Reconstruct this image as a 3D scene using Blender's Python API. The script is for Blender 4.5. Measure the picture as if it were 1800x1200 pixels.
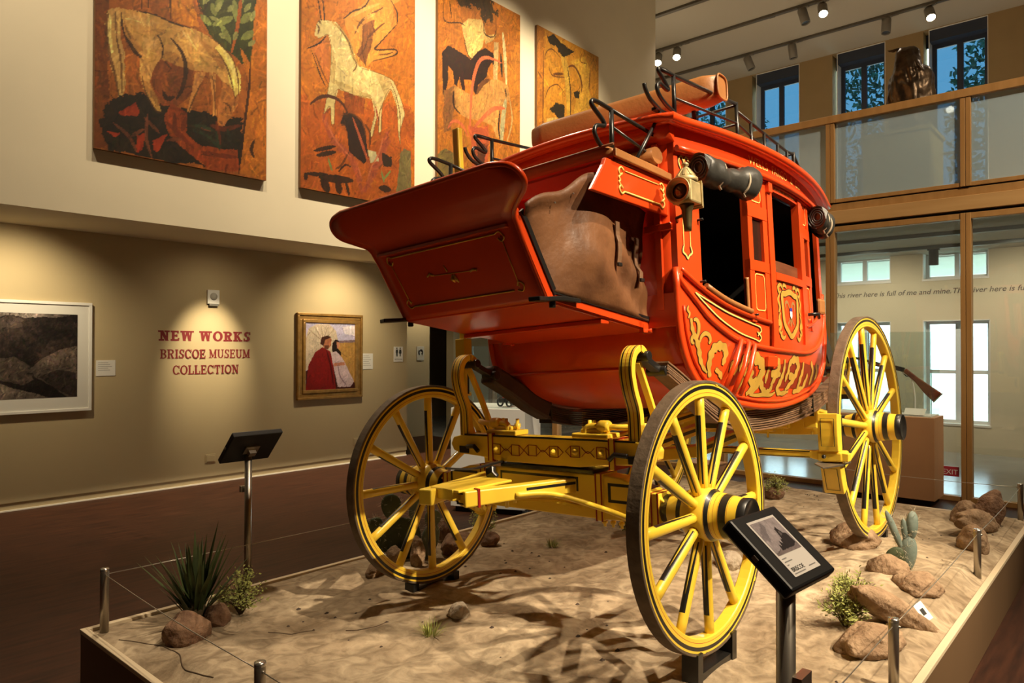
import bpy, bmesh, math, random
import numpy as np
from mathutils import Vector, Matrix, noise as mnoise

random.seed(7)
for o in list(bpy.data.objects):
    bpy.data.objects.remove(o)
scene = bpy.context.scene
COL = scene.collection
R = math.radians

# ------------------------------------------------------------------ camera
# world: X along the gallery wall (towards the coach's rear), Y towards the wall, Z up; Z=0 is the platform top
FPX, YAW, PITCH, ROLL = 1265.15, R(41.5527), R(.5694), R(.11735)
FLOOR = -.33
EYE = Vector((0, 0, 1.32))
_F = Vector((math.cos(YAW), math.sin(YAW), 0)); _R = Vector((math.sin(YAW), -math.cos(YAW), 0)); _U = Vector((0, 0, 1))
F2 = math.cos(PITCH)*_F + math.sin(PITCH)*_U
U2 = math.cos(PITCH)*_U - math.sin(PITCH)*_F
R3 = math.cos(ROLL)*_R + math.sin(ROLL)*U2
U3 = math.cos(ROLL)*U2 - math.sin(ROLL)*_R
cam_d = bpy.data.cameras.new('camera')
cam_d.sensor_width = 36; cam_d.lens = FPX/1800*36; cam_d.clip_start = .05; cam_d.clip_end = 300
cam = bpy.data.objects.new('camera', cam_d); COL.objects.link(cam)
cam.matrix_world = Matrix(((R3.x, U3.x, -F2.x, EYE.x), (R3.y, U3.y, -F2.y, EYE.y), (R3.z, U3.z, -F2.z, EYE.z), (0, 0, 0, 1)))
scene.camera = cam

def at(u, v, **k):
    """measured point of the photograph -> world point on a known plane (X=, Y= or Z=)"""
    d = F2 + (u-900)/FPX*R3 - (v-600)/FPX*U3
    (a, val), = k.items(); i = 'XYZ'.index(a)
    return EYE + d*((val-EYE[i])/d[i])

# ------------------------------------------------------------------ view, world, lamps
vs = scene.view_settings
vs.view_transform = 'Standard'; vs.look = 'None'; vs.gamma = 1; vs.use_curve_mapping = False
vs.exposure = 0.0
w = bpy.data.worlds.new('sky'); scene.world = w; w.use_nodes = True
w.node_tree.nodes['Background'].inputs[0].default_value = (.72, .88, 1, 1)
w.node_tree.nodes['Background'].inputs[1].default_value = 6.5

WARM = (1, .80, .55)
def spot(name, loc, to, watts, size, blend=.5, rad=.06, col=WARM):
    l = bpy.data.lights.new(name, 'SPOT'); l.energy = watts; l.spot_size = R(size); l.spot_blend = blend
    l.shadow_soft_size = rad; l.color = col
    o = bpy.data.objects.new(name, l); COL.objects.link(o); o.location = loc
    o.rotation_euler = (Vector(to)-Vector(loc)).to_track_quat('-Z', 'Y').to_euler()
    return o
# ceiling spots on the coach and the sand
spot('coach_spot', (3.2, -5.4, 7.6), (3.8, 1.7, 1.4), 5600, 26, .7)
spot('coach_spot', (6.6, -4.8, 7.8), (4.6, 1.6, .9), 2900, 28, .7)
spot('coach_spot', (3.0, -2.2, 8.1), (2.9, 1.7, .1), 2500, 40, .7, .12)
spot('coach_spot', (7.2, 0.0, 8.1), (5.6, 1.4, .3), 750, 36, .8)
spot('coach_spot', (3.6, 6.4, 8.1), (2.3, 3.1, 0), 1100, 40, .9, .15)
# wall washers on the upper wall
for x, e in ((.6, 800), (2.6, 850), (4.6, 1650), (6.4, 2200), (8.1, 1700), (9.5, 1300)):
    spot('wall_washer', (x, 5.25, 8.2), (x+.2, 7.48, 3.6), e, 66, 1, .08, (1, .83, .58))
# small downlights in the soffit over the lower wall
for x, z, e, s in ((2.0, 1.2, 110, 120), (4.12, 1.24, 250, 44), (4.1, .8, 16, 130), (5.9, 1.35, 120, 112)):
    spot('soffit_downlight', (x, 7.66, 2.5), (x, 8.6, z), e, s, 1, .05, (1, .82, .52))
spot('passage_downlight', (8.95, 9.75, 2.5), (8.95, 10.3, 1.4), 45, 100, 1, .05, (1, .84, .56))
_p = at(862, 716, Z=.72)
spot('plinth_spot', (_p.x-4, _p.y-2.2, 8.1), (_p.x+.1, _p.y, .5), 2200, 13, .8, .05, (1, .88, .68))
# added fill spots for bounce, balcony front and case, then the upper gallery spots
for p, q, e, z in (((2.5, -5, 8.2), (2.5, -4, 0), 900, 80), ((8.2, 4.6, 8.2), (8.2, 4.6, 0), 500, 60), ((5.5, -3.5, 8.2), (9.1, 1.8, 3.3), 2700, 40), ((-3, 5.5, 8.2), (-2, 7, 0), 350, 70), ((5.8, -1.5, 8.2), (8.2, 1.4, 0), 1100, 36)):
    spot('fill_spot', p, q, e, z, .9, .1)
spot('bust_spot', (8.6, -.8, 8.1), (10.7, 1.9, 4.4), 2600, 14, .8, .05)
for y in (0.4, 4.2, 7.5):
    spot('upper_gallery_spot', (13.4, y, 8.1), (14.5, y, 3.2), 1150, 130, .9, .1, (1, .86, .68))
for y in (-.6, 1.4, 3.4, 5.2):
    spot('river_gallery_spot', (11.9, y, 2.78), (13.4, y, .9), 95, 130, .9, .05, (1, .88, .66))

# ------------------------------------------------------------------ materials
def srgb(r, g, b):
    f = lambda c: c/12.92 if c <= .04045 else ((c+.055)/1.055)**2.4
    return (f(r/255), f(g/255), f(b/255))
MATS = {}
def mat(name, col, rough=.5, metal=0, coat=0, var=0, vscale=6, bump=0, bscale=40, spec=.5, stretch=None, col2=None, detail=4):
    if name in MATS: return MATS[name]
    m = bpy.data.materials.new(name); m.use_nodes = True; MATS[name] = m
    nt = m.node_tree; b = nt.nodes['Principled BSDF']
    b.inputs['Base Color'].default_value = (*col, 1); b.inputs['Roughness'].default_value = rough
    b.inputs['Metallic'].default_value = metal; b.inputs['Coat Weight'].default_value = coat
    b.inputs['Coat Roughness'].default_value = .12; b.inputs['Specular IOR Level'].default_value = spec
    if var or bump or col2:
        tc = nt.nodes.new('ShaderNodeTexCoord'); mp = nt.nodes.new('ShaderNodeMapping')
        nt.links.new(tc.outputs['Object'], mp.inputs[0])
        if stretch: mp.inputs['Scale'].default_value = stretch
    if var or col2:
        n = nt.nodes.new('ShaderNodeTexNoise'); n.inputs['Scale'].default_value = vscale; n.inputs['Detail'].default_value = detail
        nt.links.new(mp.outputs[0], n.inputs[0])
        rp = nt.nodes.new('ShaderNodeValToRGB'); e = rp.color_ramp.elements
        e[0].position = .3; e[1].position = .7
        if col2 is None:
            e[0].color = (*[max(0, c*(1-var)) for c in col], 1); e[1].color = (*[min(1, c*(1+var)) for c in col], 1)
        else:
            e[0].color = (*col, 1); e[1].color = (*col2, 1)
        nt.links.new(n.outputs[0], rp.inputs[0]); nt.links.new(rp.outputs[0], b.inputs['Base Color'])
    if bump:
        n2 = nt.nodes.new('ShaderNodeTexNoise'); n2.inputs['Scale'].default_value = bscale; n2.inputs['Detail'].default_value = 5
        nt.links.new(mp.outputs[0], n2.inputs[0])
        bp = nt.nodes.new('ShaderNodeBump'); bp.inputs['Strength'].default_value = bump; bp.inputs['Distance'].default_value = .02
        nt.links.new(n2.outputs[0], bp.inputs['Height']); nt.links.new(bp.outputs[0], b.inputs['Normal'])
    return m
def vcol_mat(name, rough=.55, spec=.3):
    m = bpy.data.materials.new(name); m.use_nodes = True; nt = m.node_tree; b = nt.nodes['Principled BSDF']
    a = nt.nodes.new('ShaderNodeAttribute'); a.attribute_name = 'paint'
    nt.links.new(a.outputs['Color'], b.inputs['Base Color']); b.inputs['Roughness'].default_value = rough
    b.inputs['Specular IOR Level'].default_value = spec
    return m
def glass_mat(name, tint, alpha, gloss=.08, rough=.02, body=(1, 1, 1)):
    """thin pane: mostly see-through, a little milky body, a little mirror"""
    m = bpy.data.materials.new(name); m.use_nodes = True; nt = m.node_tree; nt.nodes.clear()
    out = nt.nodes.new('ShaderNodeOutputMaterial'); tr = nt.nodes.new('ShaderNodeBsdfTransparent'); tr.inputs[0].default_value = (*tint, 1)
    df = nt.nodes.new('ShaderNodeBsdfDiffuse'); df.inputs[0].default_value = (*body, 1)
    gl = nt.nodes.new('ShaderNodeBsdfGlossy'); gl.inputs['Roughness'].default_value = rough
    m1 = nt.nodes.new('ShaderNodeMixShader'); m1.inputs[0].default_value = alpha
    m2 = nt.nodes.new('ShaderNodeMixShader'); m2.inputs[0].default_value = gloss
    nt.links.new(tr.outputs[0], m1.inputs[1]); nt.links.new(df.outputs[0], m1.inputs[2])
    nt.links.new(m1.outputs[0], m2.inputs[1]); nt.links.new(gl.outputs[0], m2.inputs[2]); nt.links.new(m2.outputs[0], out.inputs[0])
    return m
def emit_mat(name, col, s):
    m = bpy.data.materials.new(name); m.use_nodes = True; nt = m.node_tree; b = nt.nodes['Principled BSDF']
    b.inputs['Emission Color'].default_value = (*col, 1); b.inputs['Emission Strength'].default_value = s
    return m
class Nodes:
    """tiny helper for stripe materials"""
    def __init__(s, name, rough=.35, coat=.2):
        s.m = bpy.data.materials.new(name); s.m.use_nodes = True; s.nt = s.m.node_tree; s.b = s.nt.nodes['Principled BSDF']
        s.b.inputs['Roughness'].default_value = rough; s.b.inputs['Coat Weight'].default_value = coat
        tc = s.nt.nodes.new('ShaderNodeTexCoord'); sp = s.nt.nodes.new('ShaderNodeSeparateXYZ')
        s.nt.links.new(tc.outputs['Object'], sp.inputs[0]); s.x, s.y, s.z = sp.outputs
    def op(s, o, a, b=None, c=None):
        n = s.nt.nodes.new('ShaderNodeMath'); n.operation = o
        for i, v in enumerate((a, b, c)):
            if v is None: continue
            if isinstance(v, (int, float)): n.inputs[i].default_value = v
            else: s.nt.links.new(v, n.inputs[i])
        return n.outputs[0]
    def band(s, v, lo, hi):
        return s.op('MULTIPLY', s.op('GREATER_THAN', v, lo), s.op('LESS_THAN', v, hi))
    def mix(s, base, fac, col):
        n = s.nt.nodes.new('ShaderNodeMix'); n.data_type = 'RGBA'
        s.nt.links.new(fac, n.inputs[0])
        for i, c in ((6, base), (7, col)):
            if isinstance(c, tuple): n.inputs[i].default_value = (*c, 1)
            else: s.nt.links.new(c, n.inputs[i])
        return n.outputs[2]
    def done(s, c):
        s.nt.links.new(c, s.b.inputs['Base Color']); return s.m

YEL = (.86, .60, .050); BLK = (.012, .011, .010); DRED = (.30, .012, .008)
M_red = mat('red_coach_paint', (.68, .060, .008), .3, coat=.35, var=.06, vscale=3)
M_yel = mat('yellow_coach_paint', YEL, .35, coat=.25, var=.07, vscale=9)
M_blk = mat('black_paint', BLK, .35, coat=.2)
M_iron = mat('black_iron', (.014, .013, .012), .32, spec=.6)
M_dred = mat('dark_red_line', DRED, .4)
M_gold = mat('gold_leaf_paint', (.66, .40, .07), .38, metal=.35, var=.12, vscale=14)
M_gold2 = mat('bright_gold_line', (.92, .62, .16), .45)
M_tire = mat('worn_iron_tire', (.14, .10, .065), .65, metal=.2, var=.25, vscale=18, bump=.15, bscale=60)
M_lea = mat('brown_leather', (.055, .020, .008), .5, vscale=3.6, col2=(.24, .105, .042), bump=.3, bscale=16, detail=8)
M_lea2 = mat('tan_leather', (.36, .15, .045), .42, var=.18, vscale=4, bump=.08, bscale=60)
M_lead = mat('dark_roof_leather', (.16, .055, .02), .45, var=.2, vscale=3)
M_bleather = mat('black_leather', (.035, .034, .03), .4, var=.3, vscale=5, bump=.15, bscale=18)
M_strap = mat('strap_leather', (.25, .15, .085), .6, var=.35, vscale=12, bump=.2, bscale=80, stretch=(1, 6, 6))
M_strapd = mat('dark_strap_leather', (.05, .03, .022), .6, var=.3, vscale=10)
M_int = mat('dark_interior', (.01, .008, .007), .8)
M_brass = mat('aged_brass', (.50, .40, .20), .5, metal=.55, var=.2, vscale=20)
M_steel = mat('brushed_steel', (.42, .38, .32), .34, metal=.9)
M_cable = mat('steel_cable', (.5, .46, .40), .35, metal=.8)
M_white = mat('white_paint', (.80, .78, .74), .5)
M_tablet = mat('black_plastic', (.008, .008, .009), .45)

# ------------------------------------------------------------------ mesh building
class MB:
    def __init__(s): s.v = []; s.f = []; s.sm = []
    def add(s, vs, fs, smooth=False):
        n = len(s.v); s.v += [tuple(p) for p in vs]; s.f += [tuple(i+n for i in f) for f in fs]; s.sm += [smooth]*len(fs); return s
    def box(s, c, d, rot=None):
        c = Vector(c); h = Vector(d)*.5
        vs = [Vector((sx*h.x, sy*h.y, sz*h.z)) for sx in (-1, 1) for sy in (-1, 1) for sz in (-1, 1)]
        if rot is not None: vs = [rot @ p for p in vs]
        return s.add([c+p for p in vs], [(0, 1, 3, 2), (4, 6, 7, 5), (0, 4, 5, 1), (2, 3, 7, 6), (0, 2, 6, 4), (1, 5, 7, 3)])
    def b2(s, lo, hi):
        lo = Vector(lo); hi = Vector(hi); return s.box((lo+hi)/2, hi-lo)
    def loft(s, rings, close=True, caps=True, smooth=True):
        n = len(rings[0]); vs = [p for r in rings for p in r]; fs = []
        for i in range(len(rings)-1):
            for j in range(n if close else n-1):
                k = (j+1) % n; fs.append((i*n+j, i*n+k, (i+1)*n+k, (i+1)*n+j))
        s.add(vs, fs, smooth)
        if caps and close:
            b = len(s.v)-len(vs); s.f += [tuple(b+j for j in range(n))[::-1], tuple(b+(len(rings)-1)*n+j for j in range(n))]; s.sm += [False, False]
        return s
    def tube(s, pts, r, n=8, caps=True, closed=False, smooth=True):
        pts = [Vector(p) for p in pts]; rs = r if isinstance(r, (list, tuple)) else [r]*len(pts)
        rings = []; ref = None; L = len(pts)
        for i, p in enumerate(pts):
            t = (pts[(i+1) % L]-pts[i-1]) if closed else (pts[min(i+1, L-1)]-pts[max(i-1, 0)])
            if t.length < 1e-9: t = Vector((0, 0, 1))
            t.normalize()
            if ref is None: ref = t.cross(Vector((0, 0, 1)) if abs(t.z) < .9 else Vector((1, 0, 0))).normalized()
            ref = (ref - t*ref.dot(t)).normalized(); b = t.cross(ref)
            rings.append([p + rs[i]*(math.cos(a)*ref+math.sin(a)*b) for a in (2*math.pi*k/n for k in range(n))])
        if closed: rings.append(rings[0]); caps = False
        return s.loft(rings, True, caps, smooth)
    def beam(s, pts, wd, ht, up=(0, 0, 1)):
        """rectangular section swept along pts; wd sideways, ht along up"""
        pts = [Vector(p) for p in pts]; up = Vector(up); L = len(pts); rings = []
        for i, p in enumerate(pts):
            t = (pts[min(i+1, L-1)]-pts[max(i-1, 0)]).normalized(); sd = t.cross(up).normalized(); u = sd.cross(t)
            ww = wd[i] if isinstance(wd, (list, tuple)) else wd; hh = ht[i] if isinstance(ht, (list, tuple)) else ht
            rings.append([p+sd*ww/2*a+u*hh/2*b for a, b in ((-1, -1), (1, -1), (1, 1), (-1, 1))])
        return s.loft(rings, True, True, False)
    def lathe(s, prof, c=(0, 0, 0), ax='Z', n=24, smooth=True, caps=True):
        """prof: (radius, height) list"""
        c = Vector(c); rings = []
        for r, h in prof:
            ring = []
            for k in range(n):
                a = 2*math.pi*k/n; x, y = r*math.cos(a), r*math.sin(a)
                ring.append(c+Vector({'Z': (x, y, h), 'Y': (x, h, y), 'X': (h, x, y)}[ax]))
            rings.append(ring)
        return s.loft(rings, True, caps, smooth)
    def prism(s, poly, axis, lo, hi):
        """2-D polygon extruded along an axis"""
        def P(a, b, h): return {'Y': (a, h, b), 'X': (h, a, b), 'Z': (a, b, h)}[axis]
        n = len(poly); vs = [P(a, b, lo) for a, b in poly]+[P(a, b, hi) for a, b in poly]
        return s.add(vs, [tuple(range(n))[::-1], tuple(range(n, 2*n))]+[(i, (i+1) % n, n+(i+1) % n, n+i) for i in range(n)])
    def mesh(s, name):
        me = bpy.data.meshes.new(name); me.from_pydata(s.v, [], s.f); me.validate()
        bm = bmesh.new(); bm.from_mesh(me); bmesh.ops.recalc_face_normals(bm, faces=bm.faces); bm.to_mesh(me); bm.free()
        if len(s.sm) == len(me.polygons): me.polygons.foreach_set('use_smooth', s.sm)
        return me

def obj(name, mb, m=None, parent=None, bevel=0, mats=None):
    me = mb.mesh(name) if isinstance(mb, MB) else mb
    if m: me.materials.append(m)
    o = bpy.data.objects.new(name, me); COL.objects.link(o)
    if parent is not None: o.parent = parent
    if bevel:
        b = o.modifiers.new('bevel', 'BEVEL'); b.width = bevel; b.segments = 2; b.limit_method = 'ANGLE'; b.angle_limit = R(40)
    return o
def tag(o, label, cat, group=None, kind=None):
    o['label'] = label; o['category'] = cat
    if group: o['group'] = group
    if kind: o['kind'] = kind
    return o
def thing(name, loc, label, cat, group=None, rz=0):
    o = bpy.data.objects.new(name, None); COL.objects.link(o); o.location = loc; o.rotation_euler.z = rz; o.empty_display_size = .1
    return tag(o, label, cat, group)
def struct(name, mb, m, parent=None, bevel=0):
    o = obj(name, mb, m, parent, bevel)
    if parent is None: o['kind'] = 'structure'
    return o
def copy_tree(o, parent=None):
    c = o.copy(); COL.objects.link(c); c.parent = parent
    for ch in [x for x in o.children]: copy_tree(ch, c)
    return c
def smooth_curve(pts, n=6, closed=False):
    """Catmull-Rom through tuples of any length"""
    P = [np.array(p, float) for p in pts]; L = len(P); out = []
    rng = range(L) if closed else range(L-1)
    for i in rng:
        g = (lambda k: P[k % L]) if closed else (lambda k: P[min(max(k, 0), L-1)])
        a, b, c, d = g(i-1), g(i), g(i+1), g(i+2)
        for k in range(n):
            t = k/n; out.append(.5*((2*b)+(-a+c)*t+(2*a-5*b+4*c-d)*t*t+(-a+3*b-3*c+d)*t**3))
    if not closed: out.append(P[-1])
    return [tuple(p) for p in out]
def text_mesh(body, size, shear=0, spacing=1, align='LEFT', bold=0):
    cu = bpy.data.curves.new('t', 'FONT'); cu.body = body; cu.size = size; cu.shear = shear; cu.space_character = spacing; cu.align_x = align
    cu.resolution_u = 3; cu.offset = bold
    o = bpy.data.objects.new('t', cu); COL.objects.link(o)
    bpy.context.view_layer.update()
    me = bpy.data.meshes.new_from_object(o.evaluated_get(bpy.context.evaluated_depsgraph_get()))
    bpy.data.objects.remove(o); bpy.data.curves.remove(cu)
    vs = [tuple(v.co) for v in me.vertices]; fs = [tuple(p.vertices) for p in me.polygons]; bpy.data.meshes.remove(me)
    return vs, fs
# ================================================================== THE SETTING
YW, YU, SOF = 8.602, 7.476, 2.573        # lower wall, upper wall, soffit height
XP, CEIL, XW, XG = 9.13, 8.45, 18.1, 13.4  # glass partition, ceiling, upper window wall, river gallery wall
M_wall = mat('tan_wall_paint', (.50, .40, .235), .85, var=.03, vscale=1.5, bump=.03, bscale=120)
M_wallu = mat('cream_wall_paint', (.66, .58, .42), .85, var=.03, vscale=1.2, bump=.03, bscale=120)
M_floor = mat('dark_plank_floor', (.022, .007, .0032), .55, spec=.25, vscale=3, stretch=(1, 9, 1), col2=(.058, .019, .008), bump=.04, bscale=30)
M_ceil = mat('ceiling_paint', (.42, .38, .31), .9)
M_pier = mat('tan_pier_paint', (.36, .25, .12), .85, var=.05, vscale=2)
M_galw = mat('river_gallery_wall_paint', (.68, .60, .44), .8)
M_conc = mat('polished_grey_floor', (.30, .31, .31), .18, var=.12, vscale=2)
M_oak = mat('oak_frame', (.33, .175, .055), .45, vscale=5, stretch=(3, 3, .25), col2=(.40, .22, .075))
M_oakl = mat('light_oak_fascia', (.46, .27, .10), .5, vscale=5, stretch=(3, .25, 3), col2=(.52, .32, .13))
M_dark = mat('dark_gap', (.01, .008, .006), .7)
M_trimw = mat('white_trim', (.72, .68, .58), .5)
M_dwin = mat('dark_window_frame', (.035, .045, .075), .5)
M_wwin = mat('white_window_frame', (.75, .77, .78), .5)
M_glass = glass_mat('clear_partition_glass', (.93, .94, .91), .04, .05, .01, (.7, .8, .85))
M_frost = glass_mat('milky_railing_glass', (.80, .84, .84), .44, .05, .05, (.52, .68, .78))
M_blue = glass_mat('blue_tinted_pane', (.14, .24, .30), .0, .04, .02)
M_pane = glass_mat('clear_window_pane', (.84, .92, .93), .0, .04, .02)
M_case = glass_mat('vitrine_glass', (.95, .98, .97), .015, .05, .01, (.8, .9, .9))

struct('floor', MB().b2((-6, -7, FLOOR-.2), (XP+.06, 13, FLOOR)), M_floor)
struct('floor_river_gallery', MB().b2((XP+.06, -7, FLOOR-.2), (XG, 13, FLOOR)), M_conc)
struct('ceiling', MB().b2((-6, -7, CEIL), (XW+.4, 13, CEIL+.2)), M_ceil)
struct('wall_left', MB().b2((-6, YW, FLOOR+.085), (7.255, YW+.2, SOF)), M_wall)
struct('baseboard_left', MB().b2((-6, YW+.012, FLOOR), (7.25, YW+.19, FLOOR+.085)), M_wall)
struct('trim_1', MB().b2((-6, YW-.006, FLOOR), (7.25, YW+.012, FLOOR+.014)), M_trimw)
struct('wall_left_upper', MB().b2((-6, YU, SOF), (12.8, 13, CEIL)), M_wallu)
M_walld = mat('brown_wall_paint', (.22, .16, .10), .85)
struct('wall_back', MB().b2((-6.2, -7, FLOOR), (-6, 13, CEIL)), M_walld)
struct('wall_right', MB().b2((-6, -7.2, FLOOR), (XW, -7, CEIL)), M_walld)
struct('wall_end', MB().b2((-6, 13, FLOOR), (XW+.4, 13.2, CEIL)), M_wall)
# the passage beyond the end of the lower wall
xa, xb, xc = at(716, 650, Y=10.3).x, at(755, 650, Y=10.3).x, at(797, 650, Y=10.3).x
struct('wall_passage', MB().b2((7.3, 10.3, FLOOR), (xb, 10.5, SOF)), M_wall)
struct('wall_passage_side', MB().b2((xb-.1, 10.5, FLOOR), (xb, 13, SOF)), M_wall)
struct('wall_passage_far', MB().b2((xc, 10.3, FLOOR), (at(858, 650, Y=10.3).x, 10.5, SOF)), M_wall)
struct('wall_lobby', MB().b2((at(858, 650, Y=10.3).x, 10.6, FLOOR), (14, 10.8, SOF)), M_galw)
dx0, dx1 = at(868, 640, Y=10.58).x, at(905, 640, Y=10.58).x
d = struct('door_1', MB().b2((dx0, 10.55, FLOOR), (dx1, 10.6, 1.9)), mat('grey_blue_door', (.32, .36, .38), .5))
obj('door_frame', MB().b2((dx0-.08, 10.53, FLOOR), (dx0, 10.6, 1.98)).b2((dx1, 10.53, FLOOR), (dx1+.08, 10.6, 1.98)).b2((dx0-.08, 10.53, 1.9), (dx1+.08, 10.6, 1.98)), M_white, d)
obj('door_handle', MB().tube([(dx0+.08, 10.5, .72), (dx0+.2, 10.5, .72)], .012), M_steel, d)

# second floor slab and the two window walls
struct('floor_upper', MB().b2((XP+.1, -7, 2.9), (XW, 13, 3.05)), M_ceil)
struct('terrace_reflector', MB().b2((XG+.31, -7, 2.86), (XW, 13, 2.9)), mat('bright_reflector', (.85, .86, .84), .8))  # white panel added outside to brighten the view through the river windows
def wall_with_windows(name, X, th, z0, z1, holes, m):
    """holes: (y0,y1,za,zb); pieces of one wall in a plane of constant X"""
    mb = MB(); ys = sorted({-7, 13, *[h[0] for h in holes], *[h[1] for h in holes]})
    for a, b in zip(ys[:-1], ys[1:]):
        hs = sorted([h for h in holes if h[0] <= a+1e-6 and h[1] >= b-1e-6], key=lambda h: h[2]); z = z0
        for h in hs:
            if h[2] > z+1e-4: mb.b2((X, a, z), (X+th, b, h[2]))
            z = h[3]
        if z < z1-1e-4: mb.b2((X, a, z), (X+th, b, z1))
    return struct(name, mb, m)
WN = [0]
def window(X, th, y0, y1, z0, z1, frame_m, pane_m, rows, reveal_m, fw=.09, blind=0):
    WN[0] += 1; xc_ = X+th*.75
    wn = struct('window_%d' % WN[0], MB().b2((xc_-.03, y0, z0), (xc_+.03, y0+fw, z1)).b2((xc_-.03, y1-fw, z0), (xc_+.03, y1, z1))
                .b2((xc_-.03, y0+fw, z0), (xc_+.03, y1-fw, z0+fw)).b2((xc_-.03, y0+fw, z1-fw-blind), (xc_+.03, y1-fw, z1-blind)), frame_m)
    ym = (y0+y1)/2
    obj('mullion', MB().b2((xc_-.035, ym-fw*.6, z0+fw), (xc_+.035, ym+fw*.6, z1-fw-blind)), frame_m, wn)
    if blind: obj('blind_box', MB().b2((X+.02, y0, z1-blind), (xc_+.05, y1, z1)), M_dwin, wn)
    zs = [z0+fw+(z1-blind-z0-2*fw)*i/rows for i in range(rows+1)]
    for a, b in ((y0+fw, ym-fw*.6), (ym+fw*.6, y1-fw)):
        for i in range(rows):
            obj('pane', MB().b2((xc_-.004, a, zs[i]+.012), (xc_+.004, b, zs[i+1]-.012)), pane_m, wn)
            if i: obj('muntin', MB().b2((xc_-.02, a, zs[i]-.03), (xc_+.02, b, zs[i]+.03)), frame_m, wn)
    obj('reveal', MB().b2((X-.004, y0-.003, z0), (xc_-.03, y0+.012, z1)).b2((X-.004, y1-.012, z0), (xc_-.03, y1+.003, z1)).b2((X-.012, y0-.01, z0-.02), (xc_-.03, y1+.01, z0+.012)).b2((X-.004, y0, z1-.012), (xc_-.03, y1, z1+.003)), reveal_m, wn)
    return wn
up = []
for a, b in ((1229, 1276), (1322, 1405), (1463, 1556), (1623, 1737)):
    up.append((at(b, 100, X=XW).y, at(a, 100, X=XW).y, 4.4, CEIL-.02))
wdt = up[2][1]-up[2][0]
up[0] = (up[0][0], up[0][0]+wdt, 4.4, CEIL-.02)
up.append((up[3][0]-.9-wdt, up[3][0]-.9, 4.4, CEIL-.02))
wall_with_windows('wall_windows_upper', XW, .4, 2.9, CEIL, up, M_pier)
for h in up:
    wn = window(XW, .4, h[0], h[1]-.11, h[2], h[3], M_dwin, M_blue, 3, M_white, .10, .26)
    obj('side_light', MB().b2((XW+.297, h[1]-.108, h[2]+.02), (XW+.303, h[1]-.002, h[3]-.3)), M_pane, wn)
    obj('side_filler', MB().b2((XW+.28, h[1]-.11, h[3]-.3), (XW+.32, h[1], h[3])), M_dwin, wn)
lo = []
for a, b, t, bt in ((1466, 1557, 452, 498), (1622, 1738, 438, 489), (1466, 1557, 565, 748), (1622, 1740, 562, 746)):
    lo.append((at(b, 500, X=XG).y, at(a, 500, X=XG).y, at((a+b)/2, bt, X=XG).z, at((a+b)/2, t, X=XG).z))
for k in (0, 2): lo[k] = (lo[k][1]-(lo[1][1]-lo[1][0]), lo[k][1], lo[k+1][2] if k else lo[1][2], lo[k+1][3])
st = lo[0][0]-lo[1][0]
for k in (0, 1):
    for base in (lo[0], lo[2]): lo.append((base[0]+st*(k+1), base[1]+st*(k+1), base[2], base[3]))
wall_with_windows('wall_river_gallery', XG, .3, FLOOR, 2.9, lo, M_galw)
for i, h in enumerate(lo): window(XG, .3, h[0], h[1], h[2], h[3], M_wwin, M_pane, 1 if i in (0, 1, 4, 6) else 2, M_white, .06)

# glass partition under the balcony and the balcony railing
M_Y = [1.487+1.41*k for k in range(-4, 6)]
part = bpy.data.objects.new('wall_glass_partition', None); COL.objects.link(part); part.location = (XP, 0, FLOOR); part['kind'] = 'structure'
rail = thing('balcony_railing', (XP, 0, 3.06), 'oak framed balcony railing with milky glass panels above the coach', 'railing')
def L(o, mb, **k): return None
def rel(par, name, lo_, hi_, m, bevel=.004):
    l = par.location; o = obj(name, MB().b2(Vector(lo_)-l, Vector(hi_)-l), m, par, bevel); return o
Y0, Y1 = M_Y[0], M_Y[-1]
rel(part, 'base_rail', (XP-.05, Y0, FLOOR), (XP+.05, Y1, FLOOR+.055), M_oak)
rel(part, 'head_rail', (XP-.05, Y0, 2.735), (XP+.05, Y1, 2.80), M_oak)
rel(part, 'shadow_gap', (XP+.0, Y0, 2.80), (XP+.09, Y1, 2.83), M_dark, 0)
rel(part, 'lower_fascia', (XP-.07, Y0, 2.83), (XP+.09, Y1, 2.985), M_oakl)
rel(part, 'upper_fascia', (XP-.03, Y0, 2.985), (XP+.09, Y1, 3.075), M_oak)
rel(rail, 'bottom_rail', (XP-.04, Y0, 3.09), (XP+.04, Y1, 3.135), M_oak)
rel(rail, 'shadow_gap', (XP+.0, Y0, 3.075), (XP+.04, Y1, 3.09), M_dark, 0)
rel(rail, 'top_rail', (XP-.06, Y0, 4.06), (XP+.06, Y1, 4.15), M_oak)
for i, y in enumerate(M_Y):
    for s in (-1, 1):
        rel(part, 'mullion', (XP-.06, y+(.002 if s > 0 else -.05), FLOOR+.0), (XP+.06, y+(.05 if s > 0 else -.002), 2.80), M_oak)
        rel(rail, 'post', (XP-.05, y+(.002 if s > 0 else -.05), 3.09), (XP+.05, y+(.05 if s > 0 else -.002), 4.06), M_oak)
    if i < len(M_Y)-1:
        rel(part, 'pane', (XP-.006, y+.05, FLOOR+.055), (XP+.006, M_Y[i+1]-.05, 2.735), M_glass, 0)
        rel(rail, 'pane', (XP-.006, y+.05, 3.135), (XP+.006, M_Y[i+1]-.05, 4.06), M_frost, 0)

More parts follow.
